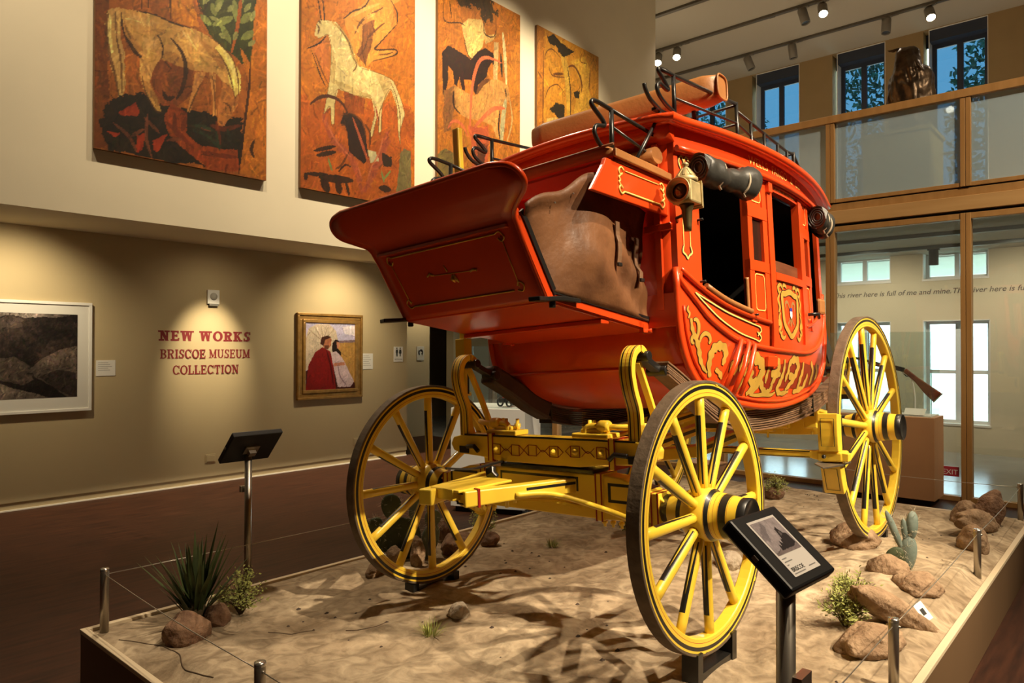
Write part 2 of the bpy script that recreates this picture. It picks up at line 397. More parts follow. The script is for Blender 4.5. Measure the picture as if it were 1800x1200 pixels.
# painted verse on the river gallery wall
def wall_text(name, body, size, P, xdir, m, shear=0, spacing=1, thick=0.002, fit=None):
    vs, fs = text_mesh(body, size, shear, spacing, 'LEFT', .0015)
    xs = [v[0] for v in vs]; k = fit/(max(xs)-min(xs)) if fit else 1
    n = Vector(xdir).cross(Vector((0, 0, 1)))
    return obj(name, MB().add([Vector(P)+Vector(xdir)*(v[0]-min(xs))*k+Vector((0, 0, v[1]))*k+n*.004 for v in vs], fs), m)
M_ink = mat('grey_brown_lettering', (.12, .10, .085), .7)
p0, p1 = at(1466, 524, X=XG), at(1672, 512, X=XG)
kfit = (p0.y-p1.y)
for k, lab in ((0, 'verse about the river lettered in grey italics between the gallery windows'), (1, 'second repeat of the river verse running out of the frame at the right')):
    t = wall_text('wall_verse', 'This river here is full of me and mine.', .2, (XG, p0.y-k*kfit*1.015, p0.z), (0, -1, 0), M_ink, .25, 1, fit=kfit)
    tag(t, lab, 'lettering', 'river verse lettering')

# outdoors
M_leaf = mat('tree_foliage', (.05, .12, .06), .6, col2=(.14, .26, .12), vscale=1.2)
struct('ground_outside', MB().b2((XG+.3, -40, -1.2), (90, 50, -1.0)), mat('pale_terrace', (.72, .76, .62), .9, var=.15, vscale=.4))
def tree(x, y, h, r, seed, lab):
    rnd = random.Random(seed)
    t = thing('tree', (x, y, -1.0), lab, 'tree', 'trees outside the windows')
    obj('trunk', MB().tube([(0, 0, 0), (.1, .05, h*.35), (-.05, .1, h*.7)], [.22, .16, .08], 8), mat('bark', (.10, .07, .05), .9), t)
    mb = MB()
    for i in range(3600):
        a, b, q = rnd.uniform(0, 6.283), math.acos(rnd.uniform(-1, 1)), rnd.uniform(.45, 1)**.5
        c = Vector((math.sin(b)*math.cos(a)*r*q, math.sin(b)*math.sin(a)*r*q, h*.66+math.cos(b)*h*.36*q))
        u = Vector((rnd.gauss(0, 1), rnd.gauss(0, 1), rnd.gauss(0, 1))).normalized(); v = u.orthogonal().normalized(); s = rnd.uniform(.07, .17)
        mb.add([c-u*s, c+v*s*.6, c+u*s, c-v*s*.6], [(0, 1, 2, 3)])
    cr = obj('crown', mb, M_leaf, t); cr['kind'] = 'stuff'
for i, (x, y, lab) in enumerate(((25, 11.5, 'leafy tree outdoors behind the first upper window above the coach roof'), (26, 7.2, 'leafy tree outdoors behind the second upper window'), (25, 2.6, 'leafy tree outdoors behind the bust and third upper window'), (26, -2.4, 'leafy tree outdoors behind the rightmost upper window'))):
    tree(x, y, 11.5+(i*37 % 5)*.5, 2.0, i, lab)
# ================================================================== DISPLAY PLATFORM
PX0, PX1, PY0, PY1 = 1.186, 6.775, .68, 3.73
plat = thing('display_platform', (PX0, PY0, FLOOR), 'low tan plinth topped with sculpted desert sand under the coach', 'platform')
pl_ = plat.location
M_plat = mat('tan_panel', (.15, .088, .04), .6, var=.04, vscale=2)
M_rim = mat('pale_rim_strip', (.66, .55, .38), .5)
rel(plat, 'front_panel', (PX0, PY0, FLOOR), (PX0+.02, PY1, -.008), M_plat, .002)
rel(plat, 'rear_panel', (PX1-.02, PY0, FLOOR), (PX1, PY1, -.008), M_plat, .002)
rel(plat, 'right_panel', (PX0+.02, PY0, FLOOR), (PX1-.02, PY0+.02, -.008), M_plat, .002)
rel(plat, 'left_panel', (PX0+.02, PY1-.02, FLOOR), (PX1-.02, PY1, -.008), M_plat, .002)
rel(plat, 'front_rim', (PX0-.003, PY0-.003, -.008), (PX0+.028, PY1+.003, .012), M_rim, .002)
rel(plat, 'rear_rim', (PX1-.028, PY0-.003, -.008), (PX1+.003, PY1+.003, .012), M_rim, .002)
rel(plat, 'right_rim', (PX0+.028, PY0-.003, -.008), (PX1-.028, PY0+.028, .012), M_rim, .002)
rel(plat, 'left_rim', (PX0+.028, PY1-.028, -.008), (PX1-.028, PY1+.003, .012), M_rim, .002)

def sm(a, b, x):
    t = min(1, max(0, (x-a)/(b-a))); return t*t*(3-2*t)
WHEELPTS = [(2.70, 1.33), (5.03, 1.34), (2.74, 2.99), (5.07, 3.0)]
def sand_z(x, y):
    e = min(x-PX0, PX1-x, y-PY0, PY1-y)
    n = mnoise.noise((x*1.1, y*1.1, 3.1))*.035 + mnoise.noise((x*2.7, y*2.3, 7.7))*.016 + mnoise.noise((x*7, y*5, 1.7))*.006
    rip = abs(mnoise.noise((x*1.5+y*.5, y*3.4-x*.5, 9.2)))*.035+abs(mnoise.noise((x*3.1, y*6.5-x*1.4, 4.2)))*.016
    z = .004 + n + .028*sm(3.6, 1.2, y) + rip
    z += .05*math.exp(-((x-4.95)**2/.20+(y-1.35)**2/.10)) + .035*math.exp(-((x-4.3)**2/.3+(y-1.0)**2/.1))
    z += .03*math.exp(-((x-6.2)**2/.3+(y-2.4)**2/.8))
    return -.004 + (z+.004)*sm(0, .16, e)
mb = MB(); nx, ny = 250, 140
for i in range(nx+1):
    for j in range(ny+1):
        x = PX0+.024+(PX1-PX0-.048)*i/nx; y = PY0+.024+(PY1-PY0-.048)*j/ny
        mb.v.append((x-pl_.x, y-pl_.y, sand_z(x, y)-pl_.z))
for i in range(nx):
    for j in range(ny):
        a = i*(ny+1)+j; mb.f.append((a, a+ny+1, a+ny+2, a+1)); mb.sm.append(True)
def sand_material():
    m = mat('sculpted_sand', (.26, .195, .125), .92, vscale=2.4, col2=(.52, .43, .305), bump=.5, bscale=9, detail=9, spec=.2)
    nt = m.node_tree; b = nt.nodes['Principled BSDF']; ramp = [n for n in nt.nodes if n.type == 'VALTORGB'][0]
    mp = [n for n in nt.nodes if n.type == 'MAPPING'][0]
    n2 = nt.nodes.new('ShaderNodeTexNoise'); n2.inputs['Scale'].default_value = 11; n2.inputs['Detail'].default_value = 8; n2.inputs['Distortion'].default_value = 1.2
    nt.links.new(mp.outputs[0], n2.inputs[0]); r2 = nt.nodes.new('ShaderNodeValToRGB'); e = r2.color_ramp.elements
    e[0].position = .34; e[0].color = (.58, .54, .50, 1); e[1].position = .62; e[1].color = (1.1, 1.08, 1.05, 1); nt.links.new(n2.outputs[0], r2.inputs[0])
    mx = nt.nodes.new('ShaderNodeMix'); mx.data_type = 'RGBA'; mx.blend_type = 'MULTIPLY'; mx.inputs[0].default_value = .9
    nt.links.new(ramp.outputs[0], mx.inputs[6]); nt.links.new(r2.outputs[0], mx.inputs[7]); nt.links.new(mx.outputs[2], b.inputs['Base Color'])
    bn = [n for n in nt.nodes if n.type == 'BUMP'][0]; bn.inputs['Distance'].default_value = .05
    return m
M_sand = sand_material()
obj('sand_surface', mb, M_sand, plat)
# cracks and seams drawn as shallow dark grooves
cr = MB()
for pts in ([(1.27, 3.5), (1.36, 3.3), (1.36, 3.1), (1.3, 2.9), (1.32, 2.7)], [(1.75, 3.05), (1.85, 2.95), (1.9, 2.9)], [(2.0, 2.8), (2.12, 2.72), (2.2, 2.75)]):
    cr.tube([(x-pl_.x, y-pl_.y, sand_z(x, y)+.0005-pl_.z) for x, y, in [p[:2] for p in smooth_curve(pts, 8)]], .0028, 5)
obj('crack', cr, mat('crack_shadow_brown', (.09, .055, .03), .9), plat)['kind'] = 'stuff'
cr = MB(); rnd = random.Random(3)
for i in range(90):
    x, y = rnd.uniform(PX0+.15, PX1-.15), rnd.uniform(PY0+.15, PY1-.15)
    if rnd.random() < .6: x, y = rnd.choice([(1.95, 2.95), (6.2, 2.2), (5.6, 1.0), (2.6, 1.9), (3.4, 2.8)]); x += rnd.gauss(0, .22); y += rnd.gauss(0, .22)
    if not (PX0+.1 < x < PX1-.1 and PY0+.1 < y < PY1-.1): continue
    s = rnd.uniform(.004, .012); z = sand_z(x, y)
    c = Vector((x, y, z))-pl_
    cr.add([c+Vector((math.cos(a)*s*1.3, math.sin(a)*s, 0)) for a in (0, 1.3, 2.5, 3.9, 5.1)]+[c+Vector((0, 0, s*.8))], [(i_, (i_+1) % 5, 5) for i_ in range(5)])
obj('pebble_litter', cr, mat('dark_pebble', (.06, .04, .03), .9), plat)['kind'] = 'stuff'

# ------------------------------------------------------------------ rocks
M_rockb = mat('brown_rock', (.13, .065, .035), .85, vscale=16, detail=8, col2=(.26, .15, .085), bump=.9, bscale=34)
M_rockt = mat('tan_rock', (.20, .12, .065), .85, vscale=13, detail=8, col2=(.38, .26, .155), bump=.9, bscale=34)
M_rockg = mat('pale_rock', (.36, .29, .21), .85, vscale=16, detail=8, col2=(.5, .43, .33), bump=.8, bscale=40)
def rock(x, y, dims, rz, m, label, seed, tilt=0, sink=.25, z=None, cut=True):
    bm = bmesh.new(); bmesh.ops.create_icosphere(bm, subdivisions=4, radius=1)
    rm = Matrix.Rotation(rz, 3, 'Z') @ Matrix.Rotation(tilt, 3, 'Y')
    for v in bm.verts:
        p = v.co.copy(); n = mnoise.noise(p*1.1+Vector((seed*3.1, 0, 0)))*.28+mnoise.noise(p*2.6+Vector((0, seed*1.7, 0)))*.10+mnoise.noise(p*6)*.05+abs(mnoise.noise(p*3.3+Vector((seed, 0, 0))))*-.10
        p = p*(1+n)
        for ax in (Vector((.6, .3, .74)), Vector((-.5, .75, .43)), Vector((.2, -.85, .48))):
            dd = p.dot(ax)
            if dd > .86: p -= ax*(dd-.86)*.7
        v.co = rm @ Vector((p.x*dims[0], p.y*dims[1], p.z*dims[2]))
    me = bpy.data.meshes.new('rock'); bm.to_mesh(me); bm.free()
    me.polygons.foreach_set('use_smooth', [True]*len(me.polygons))
    o = obj('rock', me, m); zz = (sand_z(x, y) if z is None else z)+dims[2]*(1-sink*2)*math.cos(tilt)
    o.location = (x, y, zz); return tag(o, label, 'rock', 'rocks on the desert display')
rock(1.47, 3.27, (.105, .085, .085), .3, M_rockb, 'brown boulder in front of the spiky yucca at the platform corner', 1)
rock(1.66, 3.36, (.07, .06, .062), 1.0, M_rockb, 'small dark brown rock between the yucca and the yellow green shrub', 2)
rock(1.86, 3.62, (.07, .05, .06), 2.0, M_rockb, 'dark rock half hidden behind the yucca and shrub', 3)
rock(2.44, 2.50, (.055, .05, .042), .6, M_rockg, 'pale stone lying alone on the open sand beside a grass tuft', 4)
rock(2.63, 3.38, (.10, .055, .045), .5, M_rockt, 'flat tan stone at the foot of the left front wheel', 5)
rock(2.90, 3.33, (.055, .045, .11), .2, M_rockt, 'upright tan stone seen between the left wheel spokes', 6)
rock(2.83, 3.46, (.07, .05, .07), 1.2, M_rockt, 'tan stone at the base of the large prickly pear', 7)
rock(3.24, 3.34, (.16, .10, .075), .4, M_rockb, 'wide brown rock behind the left front wheel rim', 8)
rock(3.35, 3.56, (.07, .06, .12), .7, M_rockb, 'upright reddish rock beside the shrub behind the left wheel', 9)
rock(3.50, 3.30, (.075, .065, .065), 1.4, M_rockb, 'round brown rock at the far side of the left front wheel', 10)
rock(4.90, 1.42, (.19, .15, .09), .3, M_rockt, 'tan rock bedded in the sand beside the right rear wheel', 11, sink=.4)
rock(4.36, 1.08, (.12, .11, .07), .8, M_rockt, 'brown rock behind the small grey green cactus', 12, sink=.4)
rock(4.18, .905, (.14, .11, .06), .2, M_rockt, 'low rounded boulder in front of the small cactus', 13, sink=.35)
rock(3.66, .90, (.27, .075, .065), -.62, M_rockt, 'long leaning rock propped over a flat boulder by the steel post', 14, tilt=.52, sink=-.12)
rock(3.34, .90, (.17, .11, .075), -.35, M_rockt, 'flat brown boulder under the long leaning rock', 15, sink=.3)
rock(5.44, .86, (.12, .09, .10), .4, M_rockt, 'rounded rock behind the middle steel post at the right edge', 16)
rock(6.02, .93, (.23, .085, .085), -.5, M_rockt, 'long tan rock lying across the group at the far right corner', 17, tilt=.2, sink=.1)
rock(6.28, 1.03, (.13, .10, .10), .2, M_rockt, 'tan rock under the grass tuft at the far right corner', 18)
rock(6.28, .88, (.11, .06, .15), -.7, M_rockb, 'upright reddish brown rock at the far right corner', 19, tilt=.5, sink=.1)
rock(4.08, 1.88, (.09, .08, .06), .3, M_rockg, 'pale stone seen behind the spokes of the right front wheel', 20)
rock(6.12, 2.42, (.11, .09, .07), .3, M_rockb, 'dark stone under the shrub at the rear of the platform', 21)

# ------------------------------------------------------------------ plants
def leaf_blade(mb, base, dir_, up, L_, w_, bend, n=5):
    base = Vector(base); d0 = Vector(dir_).normalized(); side = d0.cross(Vector(up)).normalized()
    if side.length < .1: side = Vector((1, 0, 0))
    rows = []
    for i in range(n+1):
        t = i/n; c = base+d0*L_*t+Vector((0, 0, -bend*t*t*L_)); ww = w_*(1-t**1.6)*(.55+.9*t if t < .5 else 1)
        nrm = side.cross(d0)
        rows.append([c-side*ww, c+nrm*ww*.35, c+side*ww])
    vs = [p for r in rows for p in r]; fs = []
    for i in range(n):
        for j in range(2): a = i*3+j; fs.append((a, a+1, a+4, a+3))
    mb.add(vs, fs, True)
M_yuc = mat('yucca_leaf', (.035, .055, .018), .5, col2=(.085, .11, .03), vscale=9)
M_shr = mat('yellow_green_shrub', (.20, .24, .05), .7, col2=(.36, .37, .09), vscale=20)
M_shg = mat('grey_green_shrub', (.16, .20, .07), .7, col2=(.32, .34, .15), vscale=20)
M_stem = mat('woody_stem', (.10, .07, .03), .8)
M_cac = mat('prickly_pear_skin', (.12, .165, .14), .6, col2=(.20, .245, .21), vscale=7, bump=.15, bscale=40)
M_cacd = mat('dark_prickly_pear_skin', (.05, .07, .03), .6, col2=(.085, .11, .055), vscale=7, bump=.15, bscale=40)
M_spine = mat('pale_spine', (.62, .57, .42), .6)
def yucca(x, y, h, label):
    rnd = random.Random(5); z = sand_z(x, y); t = thing('yucca', (x, y, z), label, 'plant')
    for i in range(64):
        a = rnd.uniform(0, 6.283); el = rnd.uniform(.75, 1.52); mb = MB()
        leaf_blade(mb, (math.cos(a)*.02, math.sin(a)*.02, rnd.uniform(.0, .1)), (math.cos(a)*math.cos(el), math.sin(a)*math.cos(el), math.sin(el)), (0, 0, 1), h*rnd.uniform(.6, 1.0), rnd.uniform(.014, .022), rnd.uniform(0, .10))
        obj('leaf', mb, M_yuc, t)
    obj('crown_base', MB().lathe([(.005, -.02), (.05, 0), (.045, .06), (.02, .12)], n=12), M_stem, t)
yucca(1.60, 3.45, .385, 'dark green spiky yucca behind the boulder at the platform corner')
def shrub(x, y, h, r, m, label, seed, n=46, fine=1.0):
    rnd = random.Random(seed); z = sand_z(x, y); t = thing('shrub', (x, y, z-.01), label, 'plant', 'artificial shrubs on the sand')
    st_, lf = MB(), MB()
    for i in range(n):
        a = rnd.uniform(0, 6.283); q = rnd.uniform(0, 1)**.6; tip = Vector((math.cos(a)*r*q, math.sin(a)*r*q, h*(1-.55*q*q)*rnd.uniform(.7, 1)))
        mid = Vector((tip.x*.3, tip.y*.3, tip.z*.55)); st_.tube([(0, 0, 0), mid, tip], [.003, .002, .0012], 4, False)
        for k in range(16):
            u = rnd.uniform(.35, 1.03); c = mid.lerp(tip, (u-.35)/.65)+Vector((rnd.gauss(0, .012), rnd.gauss(0, .012), rnd.gauss(0, .012)))
            dr = Vector((rnd.gauss(0, 1), rnd.gauss(0, 1), rnd.uniform(-.2, 1.2))).normalized(); sd = dr.orthogonal().normalized(); s = rnd.uniform(.008, .017)*fine
            lf.add([c, c+dr*s*.6+sd*s*.3, c+dr*s*1.5, c+dr*s*.6-sd*s*.3], [(0, 1, 2, 3)])
    obj('stems', st_, M_stem, t); o = obj('leaves', lf, m, t); o['kind'] = 'stuff'
shrub(1.80, 3.40, .25, .13, M_shr, 'yellow green shrub beside the yucca near the front left corner', 1)
shrub(3.60, 3.46, .24, .12, M_shr, 'bushy green shrub behind the rim of the left front wheel', 2)
shrub(6.10, 2.40, .22, .14, M_shr, 'green shrub on a stone at the rear of the platform', 3)
shrub(3.52, 1.06, .20, .13, M_shr, 'bright green shrub left of the long leaning rock', 4, 60)
shrub(3.80, 1.10, .17, .14, M_shr, 'green shrub behind the long leaning rock and below the cactus', 5, 50)
shrub(4.35, 2.75, .16, .10, M_shr, 'small green shrub seen past the right front hub', 6, 30)
def tuft(x, y, h, label, seed, n=70, r=.045):
    rnd = random.Random(seed); z = sand_z(x, y); mb = MB()
    for i in range(n):
        a = rnd.uniform(0, 6.283); el = rnd.uniform(.6, 1.5)
        leaf_blade(mb, (math.cos(a)*rnd.uniform(0, r*.5), math.sin(a)*rnd.uniform(0, r*.5), -.004), (math.cos(a)*math.cos(el), math.sin(a)*math.cos(el), math.sin(el)), (0, 0, 1), h*rnd.uniform(.6, 1), .0022, rnd.uniform(0, .4), 3)
    o = obj('grass_tuft', mb, M_shr); o.location = (x, y, z); tag(o, label, 'grass', 'grass tufts on the sand')
tuft(2.19, 2.43, .10, 'tuft of green grass beside the pale stone on the open sand', 1, 90, .07)
tuft(3.73, 2.95, .09, 'grass tuft on the sand under the front axle', 2, 80, .06)
tuft(6.40, 1.09, .12, 'yellow grass tuft behind the rocks at the far right corner', 3)
tuft(4.02, 1.22, .12, 'grass tuft behind the shrubs near the small cactus', 4)
tuft(5.9, .98, .05, 'low grass blades between the far right rocks', 5, 40, .03)
def cactus(x, y, pads, label, rz=0):
    t = thing('prickly_pear', (x, y, sand_z(x, y)), label, 'cactus', 'artificial prickly pears on the sand', rz); rnd = random.Random(len(pads))
    for (cx, cy, cz, wd, ht, th, lean, tw, m) in pads:
        bm = bmesh.new(); bmesh.ops.create_uvsphere(bm, u_segments=20, v_segments=14, radius=1)
        rm = Matrix.Rotation(tw, 3, 'Z') @ Matrix.Rotation(lean, 3, 'Y')
        for v in bm.verts:
            p = v.co; k = 1+.18*p.z; v.co = rm @ Vector((p.x*wd*k, p.y*th, (p.z+.92)*ht)) + Vector((cx, cy, cz))
        me = bpy.data.meshes.new('pad'); bm.to_mesh(me); bm.free(); me.polygons.foreach_set('use_smooth', [True]*len(me.polygons))
        pad = obj('pad', me, m, t); sp = MB()
        for i in range(34):
            a = rnd.uniform(0, 6.283); q = rnd.uniform(0, 1)**.5; s = rnd.choice((-1, 1))
            if rnd.random() < .4: q = 1
            px, pz = math.cos(a)*q*.98, math.sin(a)*q*.98; py = s*math.sqrt(max(0, 1-px*px-pz*pz))
            b = rm @ Vector((px*wd*(1+.18*pz), py*th, (pz+.92)*ht)) + Vector((cx, cy, cz))
            d_ = rm @ Vector((px*.7+rnd.gauss(0, .3), (py if q < 1 else rnd.uniform(-1, 1))*1.0+rnd.gauss(0, .3), pz*.7+rnd.gauss(0, .3))); d_.normalize()
            for k in range(2):
                dd = (d_+Vector((rnd.gauss(0, .35), rnd.gauss(0, .35), rnd.gauss(0, .35)))).normalized()
                sp.tube([b, b+dd*rnd.uniform(.02, .042)], [.0009, .0003], 3, False)
        so = obj('spines', sp, M_spine, pad); so['kind'] = 'stuff'
ry = R(48)   # pads of the large plant face the visitor
cactus(2.93, 3.50, [(0, 0, 0, .115, .135, .022, -.05, 0, M_cacd), (-.07, .01, .24, .062, .085, .02, -.12, .2, M_cacd), (.05, 0, .26, .05, .10, .018, .45, -.2, M_cac),
       (.135, 0, .0, .055, .12, .02, .25, .3, M_cac), (.165, 0, .2, .05, .06, .018, .3, .1, M_cac), (-.16, .02, .16, .05, .05, .018, -.5, .3, M_cacd), (-.10, .0, .05, .05, .06, .018, -.7, .1, M_cacd)],
       'large prickly pear seen through the spokes of the left front wheel', R(-52))
cactus(4.50, 1.02, [(0, 0, 0, .044, .10, .030, .03, 0, M_cac), (.018, 0, .17, .034, .082, .026, .06, .3, M_cac), (-.012, .0, .15, .017, .07, .016, -.10, -.4, M_cac),
       (-.028, 0, .10, .020, .13, .014, -.40, .1, M_cac), (-.03, -.01, .03, .055, .055, .016, -.70, -.3, M_cacd)],
       'small grey green cactus behind the boulders at the right edge', R(-52))

# ------------------------------------------------------------------ steel posts and cables
posts = [(1.262, 3.655, 'steel post at the front left corner beside the yucca'), (1.228, 2.19, 'steel post in the middle of the front edge, cut by the frame'), (3.04, .74, 'nearest steel post on the right edge beside the flat boulder'),
         (4.86, .745, 'middle steel post on the right edge in front of a rounded rock'), (6.735, .75, 'steel post at the far right corner of the platform'), (6.735, 2.2, 'steel post on the rear edge behind the brake block'),
         (4.66, 3.68, 'steel post on the left edge seen below the front axle'), (1.228, .745, 'steel post at the near corner outside the frame')]
for x, y, lab in posts[:7]:
    t = thing('barrier_post', (x, y, -.005), lab, 'post', 'steel barrier posts')
    obj('pole', MB().lathe([(.019, 0), (.019, .292), (.017, .296)], n=20), M_steel, t)
    obj('cap', MB().lathe([(.0195, .284), (.0195, .290), (.0185, .297), (.0, .2975)], n=20, caps=False), mat('bright_steel', (.6, .57, .52), .25, metal=.9), t)
    obj('cable_eye', MB().tube([(0, -.026, .268), (0, .026, .268)], .005, 8), M_steel, t)
for a, b, lab in ((0, 1, 'steel cable along the front edge from the corner post'), (0, 6, 'steel cable along the left edge behind the yucca'), (1, 7, 'steel cable along the front edge towards the near corner'),
                  (2, 3, 'steel cable between the two near posts on the right edge'), (3, 4, 'steel cable to the far right corner post'), (4, 5, 'steel cable along the rear edge of the platform'), (7, 2, 'steel cable along the near right edge')):
    p, q = posts[a], posts[b]; P, Q = Vector((p[0], p[1], .263)), Vector((q[0], q[1], .263))
    o = obj('barrier_cable', MB().tube([(P.lerp(Q, i/8)+Vector((0, 0, -.012*math.sin(math.pi*i/8)))) for i in range(9)], .0022, 6), M_cable)
    tag(o, lab, 'cable', 'barrier cables'); 
# small card leaning on the long rock
c = obj('number_card', MB().box((0, 0, 0), (.055, .003, .085)), M_white); c.location = (3.80, .80, sand_z(3.8, .8)+.05); c.rotation_euler = (R(-35), R(-18), R(-25))
tag(c, 'small white card leaning beside the long rock', 'card')
obj('card_print', MB().box((0, -.002, 0), (.022, .001, .03)), M_blk, c)

# ------------------------------------------------------------------ tablet kiosks
def kiosk(x, y, face_c, wd, ht, tilt, yaw, sgn, label, lean_label, screen=True):
    t = thing('information_kiosk', (x, y, FLOOR), label, 'kiosk', 'tablet kiosks')
    obj('base_plate', MB().lathe([(.0, 0), (.15, 0), (.15, .008), (.0, .012)], n=32, caps=False), M_steel, t)
    zt = face_c[2]-FLOOR-.05
    obj('pole', MB().lathe([(.0205, .01), (.0205, zt)], n=20), M_steel, t)
    br = obj('bracket', MB().box((0, -sgn*.035, zt*.80), (.06, .02, .035)).box((0, -sgn*.02, zt*.80), (.02, .04, .012)), M_steel, t)
    a = Vector((math.cos(yaw), math.sin(yaw), 0)); n_ = Vector((-math.sin(yaw), math.cos(yaw), 0))*sgn
    b = n_*math.cos(tilt)+Vector((0, 0, math.sin(tilt))); nn = (a*sgn).cross(b).normalized()
    if nn.z < 0: nn = -nn
    fc = Vector(face_c)-Vector((x, y, FLOOR)); rot = Matrix((a, b, nn)).transposed()
    h = obj('tablet_housing', MB().box(fc-nn*.016, (wd, ht, .032), rot), M_tablet, t, .006)
    obj('mount_plate', MB().box(fc-nn*.036-b*.01, (.085, .06, .008), rot).box(fc-nn*.05-b*.02, (.04, .03, .03), rot), M_steel, t)
    obj('lock_boss', MB().box(fc-nn*.016-a*(wd/2), (.006, .014, .01), rot), M_steel, h)
    return t, fc, a, b, nn, h
kz = kiosk(2.085, 3.86, (2.085, 3.845, .775), .30, .235, .79, 0, -1, 'steel kiosk with black tablet seen from behind beside the far wall', '')
k2, fc, ka, kb, kn, kh = kiosk(1.583, .60, (1.60, .612, .886), .215, .19, .69, -.08, 1, 'steel kiosk with black tablet showing a printed card, right foreground', '')
# ================================================================== THE STAGECOACH
O = Vector((2.71, 2.159, .072))
coach = thing('stagecoach', O, 'red stagecoach with yellow wheels, gold scrollwork and brown leather boot', 'stagecoach')
FC = Matrix.Rotation(-R(2.7), 4, 'X')                                   # running gear (leans a little to its left)
ZP = Matrix.Translation((1.27, 0, 1.0))
FB = FC @ ZP @ Matrix.Rotation(-R(1.2), 4, 'X') @ Matrix.Rotation(R(2.0), 4, 'Y') @ ZP.inverted()   # body swung on its straps
def part(name, mb, m, frame=None, parent=None, bevel=0):
    o = obj(name, mb, m, parent or coach, bevel)
    if parent is None: o.matrix_basis = frame
    return o
# ------------------------------------------------------------------ wheels
def wheel_mats(Rw):
    q = Nodes('wheel_rim_paint_%d' % int(Rw*1000)); r = q.op('SQRT', q.op('ADD', q.op('MULTIPLY', q.x, q.x), q.op('MULTIPLY', q.z, q.z)))
    c = q.mix(YEL, q.band(r, Rw-.036, Rw-.021), BLK); c = q.mix(c, q.band(r, Rw-.0515, Rw-.0495), (.5, .03, .01)); c = q.mix(c, q.op('GREATER_THAN', r, Rw-.0125), BLK)
    return q.done(c)
def spoke_mat(name, x0, x1):
    q = Nodes(name); t = q.op('DIVIDE', q.op('SUBTRACT', q.x, x0), x1-x0); az = q.op('ABSOLUTE', q.z)
    g = q.op('MAXIMUM', q.op('MULTIPLY', q.op('SUBTRACT', .62, t), .013), 0)
    m_ = q.op('MULTIPLY', q.op('MULTIPLY', q.band(t, .06, .80), q.op('LESS_THAN', az, .0135)), q.op('GREATER_THAN', az, g))
    ay = q.op('ABSOLUTE', q.y); m2 = q.op('MULTIPLY', q.op('MULTIPLY', q.band(t, .06, .80), q.op('LESS_THAN', ay, .0125)), q.op('GREATER_THAN', ay, q.op('MULTIPLY', g, .9)))
    m_ = m2
    c = q.mix(YEL, m_, BLK); c = q.mix(c, q.op('MULTIPLY', q.band(az, .0150, .0162), q.band(t, .0, .3)), (.5, .03, .01)); return q.done(c)
def hub_mat(name):
    q = Nodes(name); ay = q.y; c = YEL
    for lo_, hi_ in ((-.2, -.135), (-.085, -.062), (.045, .06), (.098, .128), (.168, .3)):
        c = q.mix(c, q.band(ay, lo_, hi_), BLK)
    for p in (.042, .063, .095, .131, .078): c = q.mix(c, q.band(ay, p, p+.0015), (.45, .03, .01))
    return q.done(c)
HUBM = hub_mat('hub_paint')
def hub_mesh(k):
    mb = MB().lathe([(.055, -.17), (.066, -.165), (.072, -.12), (.088, -.07), (.094, -.05), (.104, -.045), (.108, 0), (.104, .045), (.094, .05), (.090, .09), (.084, .13), (.080, .168), (.081, .2), (.074, .203), (.068, .195), (.02, .19), (.0, .19)], ax='Y', n=32, caps=False)
    return mb.mesh('hub')
def spoke_mesh(r0, r1):
    rings = []
    for i in range(9):
        t = i/8; x = r0+(r1-r0)*t; wz = .0200+.0035*math.sin(t*math.pi*.5) if t > .12 else .021; wy = .024-.004*t
        if t > .85: wz *= .96
        rings.append([(x, wy*math.cos(a)*(1 if abs(math.cos(a)) < .9 else .92), wz*math.sin(a)) for a in (2*math.pi*(k+.5)/10 for k in range(10))])
    return MB().loft(rings).mesh('spoke')
def rim_mesh(Rw):
    a, b, h = Rw-.010, Rw-.068, .026; prof = [(a, -h), (a, h), (b+.004, h), (b, h-.004), (b, -h+.004), (b+.004, -h), (a, -h)]
    mb = MB(); mb.lathe(prof, ax='Y', n=72, smooth=False, caps=False); return mb.mesh('wheel')
def tire_mesh(Rw):
    return MB().lathe([(Rw-.0105, -.029), (Rw-.002, -.029), (Rw, -.027), (Rw, .027), (Rw-.002, .029), (Rw-.0105, .029), (Rw-.0105, -.029)], ax='Y', n=72, smooth=False, caps=False).mesh('tire')
WM = {}
for Rw, n in ((.541, 12), (.712, 14)):
    me = dict(rim=rim_mesh(Rw), tire=tire_mesh(Rw), hub=hub_mesh(1), spoke=spoke_mesh(.09, Rw-.062))
    me['rim'].materials.append(wheel_mats(Rw)); me['tire'].materials.append(M_tire); me['hub'].materials.append(HUBM)
    me['spoke'].materials.append(spoke_mat('spoke_paint_%d' % n, .10, Rw-.066))
    me['joint'] = MB().box((0, 0, 0), (.006, .054, .020)).mesh('felloe_bolt'); me['joint'].materials.append(M_yel); WM[n] = (Rw, me)
